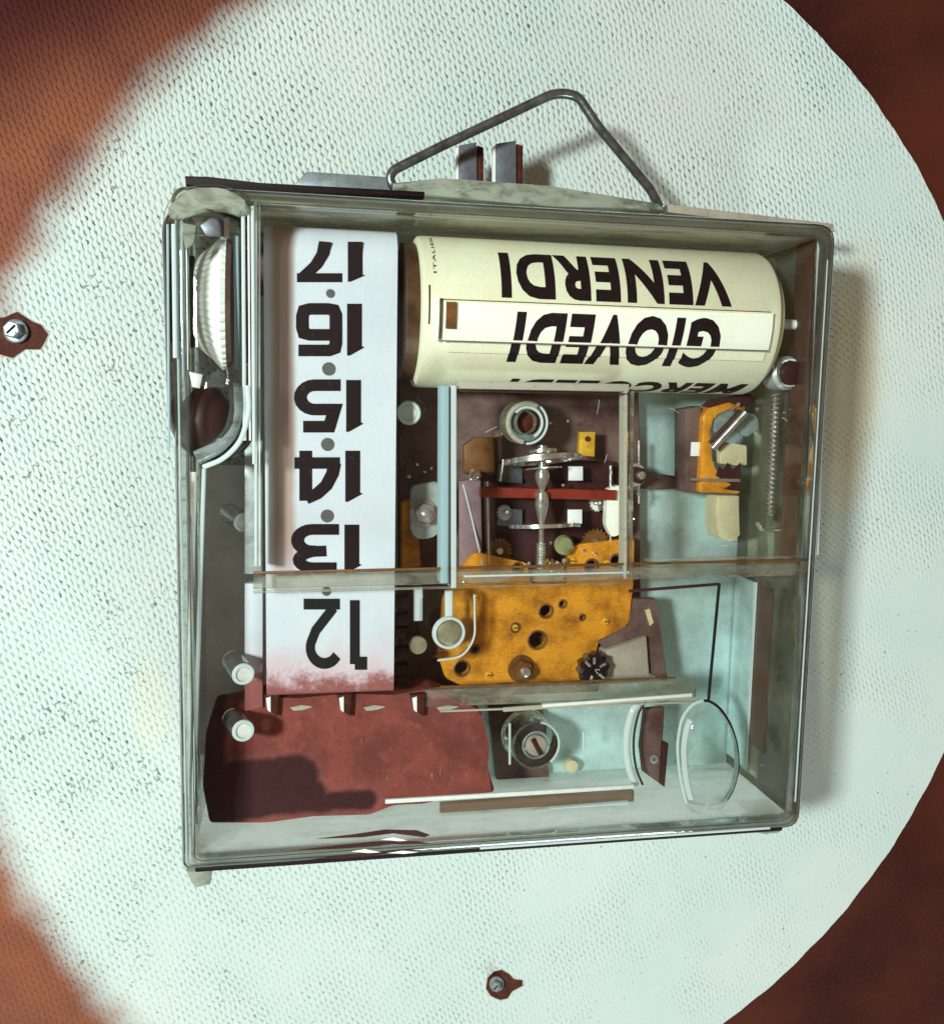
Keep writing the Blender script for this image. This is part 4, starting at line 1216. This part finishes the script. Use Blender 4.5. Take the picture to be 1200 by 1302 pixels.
# worm and pinion with green bead
mb = MB(); mb.lathe([(0, 0.06)] + [(0.02 * k, 0.085 if k % 2 else 0.05) for k in range(1, 22)], along(690), axv, 16); obj('worm_gear', mb, M['steel'], MV)
for k, (x, y) in enumerate(((698, 718), (708, 717), (717, 714), (672, 718), (700, 728), (690, 731), (710, 730), (680, 729))):
    c = P(x, y, 1.0); mb = MB(); mb.lathe([(-0.05, 0.0), (-0.02, 0.03), (0.03, 0.035), (0.06, 0.0)], c, (0.1 * k - 0.3, 1, 0.3), 8); obj('gear_tooth', mb, M['steel'], MV)
mb = MB(); mb.lathe([(-0.1, 0.0), (-0.08, 0.1), (0, 0.15), (0.08, 0.1), (0.1, 0.0)], P(717, 693, 0.95), (0, 0.3, 1), 20); obj('bead', mb, M['green'], MV)
for (hx, hy), hr in holes:
    c = P(hx, hy, za); rr_ = hr / 97.0
    mb = MB(); mb.lathe([(-0.02, rr_ * 0.96), (-0.02, rr_ + 0.012), (0.004, rr_ + 0.028), (0.010, rr_ + 0.012), (0.006, rr_ * 0.98)], c, (0, 0, 1), 20, closed=True); obj('hole_rim', mb, M['brown'], MV)


def gear(c, axis, r, teeth, th, mat, spokes=0):
    mb = MB(); mb.lathe([(0, r * 0.25), (0, r), (th, r), (th, r * 0.25)], c, axis, teeth * 4, rib=lambda k: 1.0 if k % 4 < 2 else 0.86)
    g_ = obj('gear', mb, M[mat], MV)
    mb = MB(); mb.lathe([(-0.05, r * 0.28), (th + 0.05, r * 0.28), (th + 0.07, r * 0.2), (th + 0.07, 0.0)], c, axis, 14); obj('gear_hub', mb, M['steel'], g_)
    return g_


gear(P(697, 732, 0.70), (0.1, 0, 1), 0.26, 22, 0.04, 'gold')
gear(P(634, 700, 0.66), (0, 0, 1), 0.20, 18, 0.04, 'brown')
gear(P(756, 690, 0.68), (0, 0, 1), 0.22, 20, 0.04, 'brown')
gear(P(757, 640, 0.75), (0.3, 0.2, 1), 0.13, 14, 0.04, 'steel')
gear(P(640, 652, 0.75), (0.3, 0.2, 1), 0.12, 14, 0.04, 'grey')
for (x0, y0), (x1, y1), r_, z_ in (((620, 612), (622, 735), 0.016, 0.85), ((776, 592), (776, 690), 0.022, 0.8), ((640, 584), (636, 612), 0.02, 0.9), ((812, 560), (812, 640), 0.02, 0.7)):
    mb = MB(); mb.rod(P(x0, y0, z_), P(x1, y1, z_), r_, 8); obj('pivot_wire', mb, M['steel'], MV)
sp_ = []
cs = along(596)
for k in range(90):
    a = k * 0.42; r_ = 0.05 + 0.0021 * k * 1.3
    sp_.append(cs + o1 * (r_ * math.cos(a)) + o2 * (r_ * math.sin(a)))
mb = MB(); mb.tube(sp_, 0.008, 4); obj('hairspring', mb, M['steel'], MV)
for x_, y_ in ((600, 598), (606, 602), (598, 608), (628, 622), (636, 548), (700, 538), (722, 535), (716, 617), (674, 622), (540, 600), (548, 596), (530, 590), (560, 612), (520, 606), (590, 740), (742, 700), (652, 732), (756, 704), (806, 660), (812, 628), (700, 690)):
    c = P(x_, y_, 0.88)
    mb = MB(); mb.lathe([(-0.02, 0.02), (0.0, random.uniform(0.02, 0.035)), (0.02, 0.018), (0.025, 0.0)], c, (random.uniform(-.5, .5), random.uniform(-.5, .5), 1), 7); obj('steel_bead', mb, M['steel'], MV)  # tiny steel beads added to give speck glints
for x_, y_ in ((655, 798), (728, 713), (772, 716), (604, 760), (770, 790), (622, 858)):
    c = P(x_, y_, za)
    mb = MB(); mb.lathe([(0, 0.05), (0.02, 0.05), (0.035, 0.036), (0.035, 0.0)], c, (0, 0, 1), 14); sr = obj('small_screw', mb, M['gold'], MV)
    mb = MB(); mb.box(c[0] - 0.04, c[0] + 0.04, c[1] - 0.008, c[1] + 0.008, c[2] + 0.03, c[2] + 0.038); obj('slot', mb, M['maroon'], sr)
# bush with red jewel
c = P(664, 537, 1.0)
mb = MB(); mb.lathe([(0, 0.17), (0, 0.31), (0.25, 0.29), (0.28, 0.26), (0.28, 0.17)], c, (0.08, 0.02, 1), 36, closed=True); obj('clear_bush', mb, M['glass'], MV)
def arc_tube(c, r, a0, a1, rad, mat, par, name, dz=0.0):
    mb = MB(); mb.tube([c + Vector((r * math.cos(math.radians(a0 + (a1 - a0) * k / 24)), r * math.sin(math.radians(a0 + (a1 - a0) * k / 24)), dz)) for k in range(25)], rad, 8)
    return obj(name, mb, M[mat], par)
arc_tube(c, 0.27, 60, 260, 0.035, 'ledge', MV, 'bush_lip', 0.28)
arc_tube(c, 0.215, -60, 140, 0.02, 'strip_clear', MV, 'bush_lip', 0.29)
arc_tube(c, 0.29, -90, 50, 0.018, 'strip_clear', MV, 'bush_lip', 0.27)
mb = MB(); mb.lathe([(0, 0.18), (0, 0.30), (0.10, 0.30), (0.10, 0.18)], c - Vector((0, 0, 0.2)), (0.08, 0.02, 1), 32, closed=True); obj('bush_ring', mb, M['strip_clear'], MV)
mb = MB(); mb.lathe([(-0.1, 0.15), (0.1, 0.14), (0.16, 0.0)], c, (0, 0, 1), 24); obj('jewel', mb, M['rust'], MV)
# side lugs with nuts


def nut(cpx, z, r, mat='steel', washer=True, sides=6):
    c = P(*cpx, z)
    n_ = None
    mb = MB(); mb.lathe([(0, r), (0.12, r), (0.15, r * 0.85), (0.15, r * 0.5)], c, (0.1, 0.05, 1), sides); n_ = obj('nut', mb, M[mat], MV, smooth=False)
    mb = MB(); mb.lathe([(0.155, r * 0.5), (0.22, r * 0.45), (0.25, 0.0)], c, (0.1, 0.05, 1), 16); obj('bolt_tip', mb, M['steel'], n_)
    if washer:
        mb = MB(); mb.lathe([(-0.04, 0.02), (-0.04, r * 1.35), (-0.004, r * 1.3), (-0.004, 0.02)], c, (0.1, 0.05, 1), 28); obj('washer', mb, M['brown' if mat == 'brown' else 'grey_tan'], n_)


mb = MB(); mb.prism(rounded(px([(523, 618), (556, 612), (562, 620), (562, 672), (552, 684), (530, 686), (522, 676)], 1.0), 0.1, 4), 0.85, 1.0, 0.02); obj('side_lug', mb, M['grey'], MV)
nut((539, 653), 1.05, 0.15)
mb = MB(); mb.prism(rounded(px([(772, 622), (790, 616), (796, 640), (795, 676), (778, 684), (770, 668)], 1.0), 0.06, 4), 0.85, 1.0, 0.02); obj('side_lug', mb, M['cream_light'], MV)
nut((663, 851), 0.93, 0.15, 'brown', True)
nut((602, 604), 0.9, 0.075, 'steel', False)
nut((632, 552), 0.8, 0.05, 'steel', False)
nut((808, 604), 0.8, 0.13, 'maroon')
# black daisy gear
c = P(750, 847, 1.05)
mb = MB(); mb.lathe([(0, 0.12), (0, 0.22), (0.16, 0.24), (0.2, 0.2), (0.2, 0.06), (0.15, 0.0)], c, (0.12, -0.05, 1), 40, rib=lambda k: 1.0 + 0.09 * math.cos(k * 2 * math.pi / 4)); gr = obj('daisy_gear', mb, M['blackmetal'], MV)
for a in (0.5, 1.6, 2.4, 4.4, 5.6):
    mb = MB(); mb.rod(c + Vector((0.09 * math.cos(a), 0.09 * math.sin(a), 0.208)), c + Vector((0.19 * math.cos(a), 0.19 * math.sin(a), 0.21)), 0.022, 6); obj('gear_glint', mb, M['steel'], gr)
# clear lug with round button
zl = 1.35
mb = MB(); mb.prism(rounded(px([(534, 750), (596, 752), (602, 770), (602, 812), (588, 834), (556, 838), (534, 830)], zl), 0.14, 5), zl - 0.35, zl, 0.04); lg = obj('clear_lug', mb, M['guard'], MV)
mb = MB(); mb.tube(smooth_path([P(603, 756, zl), P(604, 812, zl), P(588, 836, zl), P(556, 840, zl)], 0.15), 0.014, 6); obj('lug_edge', mb, M['strip_clear'], lg)
c = P(570, 804, zl + .02)
mb = MB(); mb.lathe([(0, 0.19), (0, 0.235), (0.06, 0.225), (0.06, 0.19)], c, (0.1, 0, 1), 32, closed=True); obj('button_ring', mb, M['strip_clear'], lg)
mb = MB(); mb.lathe([(0.0, 0.18), (0.06, 0.17), (0.08, 0.12), (0.085, 0.0)], c, (0.1, 0, 1), 32); obj('button', mb, M['olive'], lg)
bar('lug_stem', 571, 752, 571, 784, 0.05, zl + 0.004, zl + 0.08, 'strip_clear', MV, 0.02)
bar('lug_stem', 532, 748, 532, 790, 0.06, zl - 0.1, zl, 'strip_clear', MV, 0.02)
c = P(531, 820, zl)
mb = MB(); mb.lathe([(0, 0.02), (0, 0.13), (0.05, 0.12), (0.07, 0.0)], c, (0.1, 0, 1), 24); obj('button', mb, M['olive'], MV)
for y in (760, 783, 800, 826, 848, 862):
    mb = MB(); mb.prism(px([(503, y), (520, y - 2), (520, y + 13), (503, y + 12)], 1.3), 1.1, 1.3, 0.01); obj('comb_tooth', mb, M['maroon'], MV)

# ================================================================== LOWER FITTINGS
c = P(681, 947, 0.9)
BO = thing('screw_boss', 'clear round boss with a slotted screw right of the red panel', 'boss', P(681, 947, 0.25))
mb = MB(); mb.lathe([(-0.5, 0.40), (0.0, 0.37), (0.03, 0.34), (0.0, 0.20), (-0.5, 0.22)], c, (0.06, 0.02, 1), 40, closed=True); obj('boss_ring', mb, M['glass'], BO)
arc_tube(c, 0.355, 0, 360, 0.016, 'peg', BO, 'boss_lip_or_highlight', 0.02)
arc_tube(c, 0.355, -50, 80, 0.02, 'strip_clear', BO, 'boss_lip_or_highlight', 0.025)  # white highlight on the boss, shaped as an arc
arc_tube(c, 0.20, 0, 360, 0.018, 'milky', BO, 'boss_lip_or_highlight', 0.02)
for x_, ya, yb in ((648, 920, 972), (742, 930, 952)):
    mb = MB(); mb.rod(P(x_, ya, 0.95), P(x_, yb, 0.95), 0.018, 8); obj('bright_rib', mb, M['strip_clear'], BO)
mb = MB(); mb.lathe([(0, 0.02), (0, 0.165), (0.06, 0.15), (0.09, 0.0)], c, (0.1, 0, 1), 28); sw = obj('screw_head', mb, M['grey_tan'], BO)
mb = MB(); mb.rod(c + Vector((-0.07, 0.12, 0.085)), c + Vector((0.06, -0.12, 0.085)), 0.035, 8); obj('slot', mb, M['maroon'], sw)
mb = MB(); mb.lathe([(0, 0.02), (0, 0.12), (0.1, 0.1), (0.12, 0.0)], P(725, 972, 0.3), (0, 0, 1), 20); obj('beige_stud', mb, M['tan'], BO)
mb = MB(); mb.prism(px([(622, 900), (690, 898), (700, 1006), (634, 1010)], 0.35), 0.2, 0.35, 0.01); obj('backing', mb, M['maroon_grey'], BO)

BK = thing('angle_bracket', 'dark maroon angled bracket with a small eyelet beside the domed clear cap', 'bracket', P(838, 995, 0.4))
mb = MB(); mb.prism(px([(820, 902), (845, 900), (841, 942), (849, 946), (843, 1000), (818, 982), (814, 950)], 0.9), 0.8, 0.9, 0.015); obj('bracket_plate', mb, M['maroon_grey'], BK)
mb = MB(); mb.prism(px([(843, 944), (850, 946), (845, 1001), (840, 998)], 0.98), 0.9, 0.98, 0.005); obj('bracket_edge', mb, M['maroon'], BK)
mb = MB(); mb.lathe([(0, 0.03), (0, 0.075), (0.03, 0.07), (0.03, 0.03)], P(831, 965, 0.905), (0, 0, 1), 18, closed=True); obj('eyelet', mb, M['steel'], BK)
GB = thing('grey_block', 'plain grey block with a dark arm right of the black daisy gear', 'block', P(800, 870, 0.4))
mb = MB(); mb.prism(px([(768, 828), (822, 810), (826, 866), (760, 872)], 1.0), 0.7, 1.0, 0.02); obj('block_body', mb, M['grey_tan'], GB)
mb = MB(); mb.prism(px([(806, 762), (834, 762), (849, 864), (846, 868), (828, 858), (820, 808), (768, 824), (760, 816), (800, 796)], 0.9), 0.75, 0.9, 0.01); ar = obj('dark_arm', mb, M['maroon_grey'], GB)
mb = MB(); mb.prism(px([(820, 776), (826, 774), (831, 792), (826, 796)], 0.92), 0.904, 0.92); obj('arm_slot', mb, M['tan'], ar)
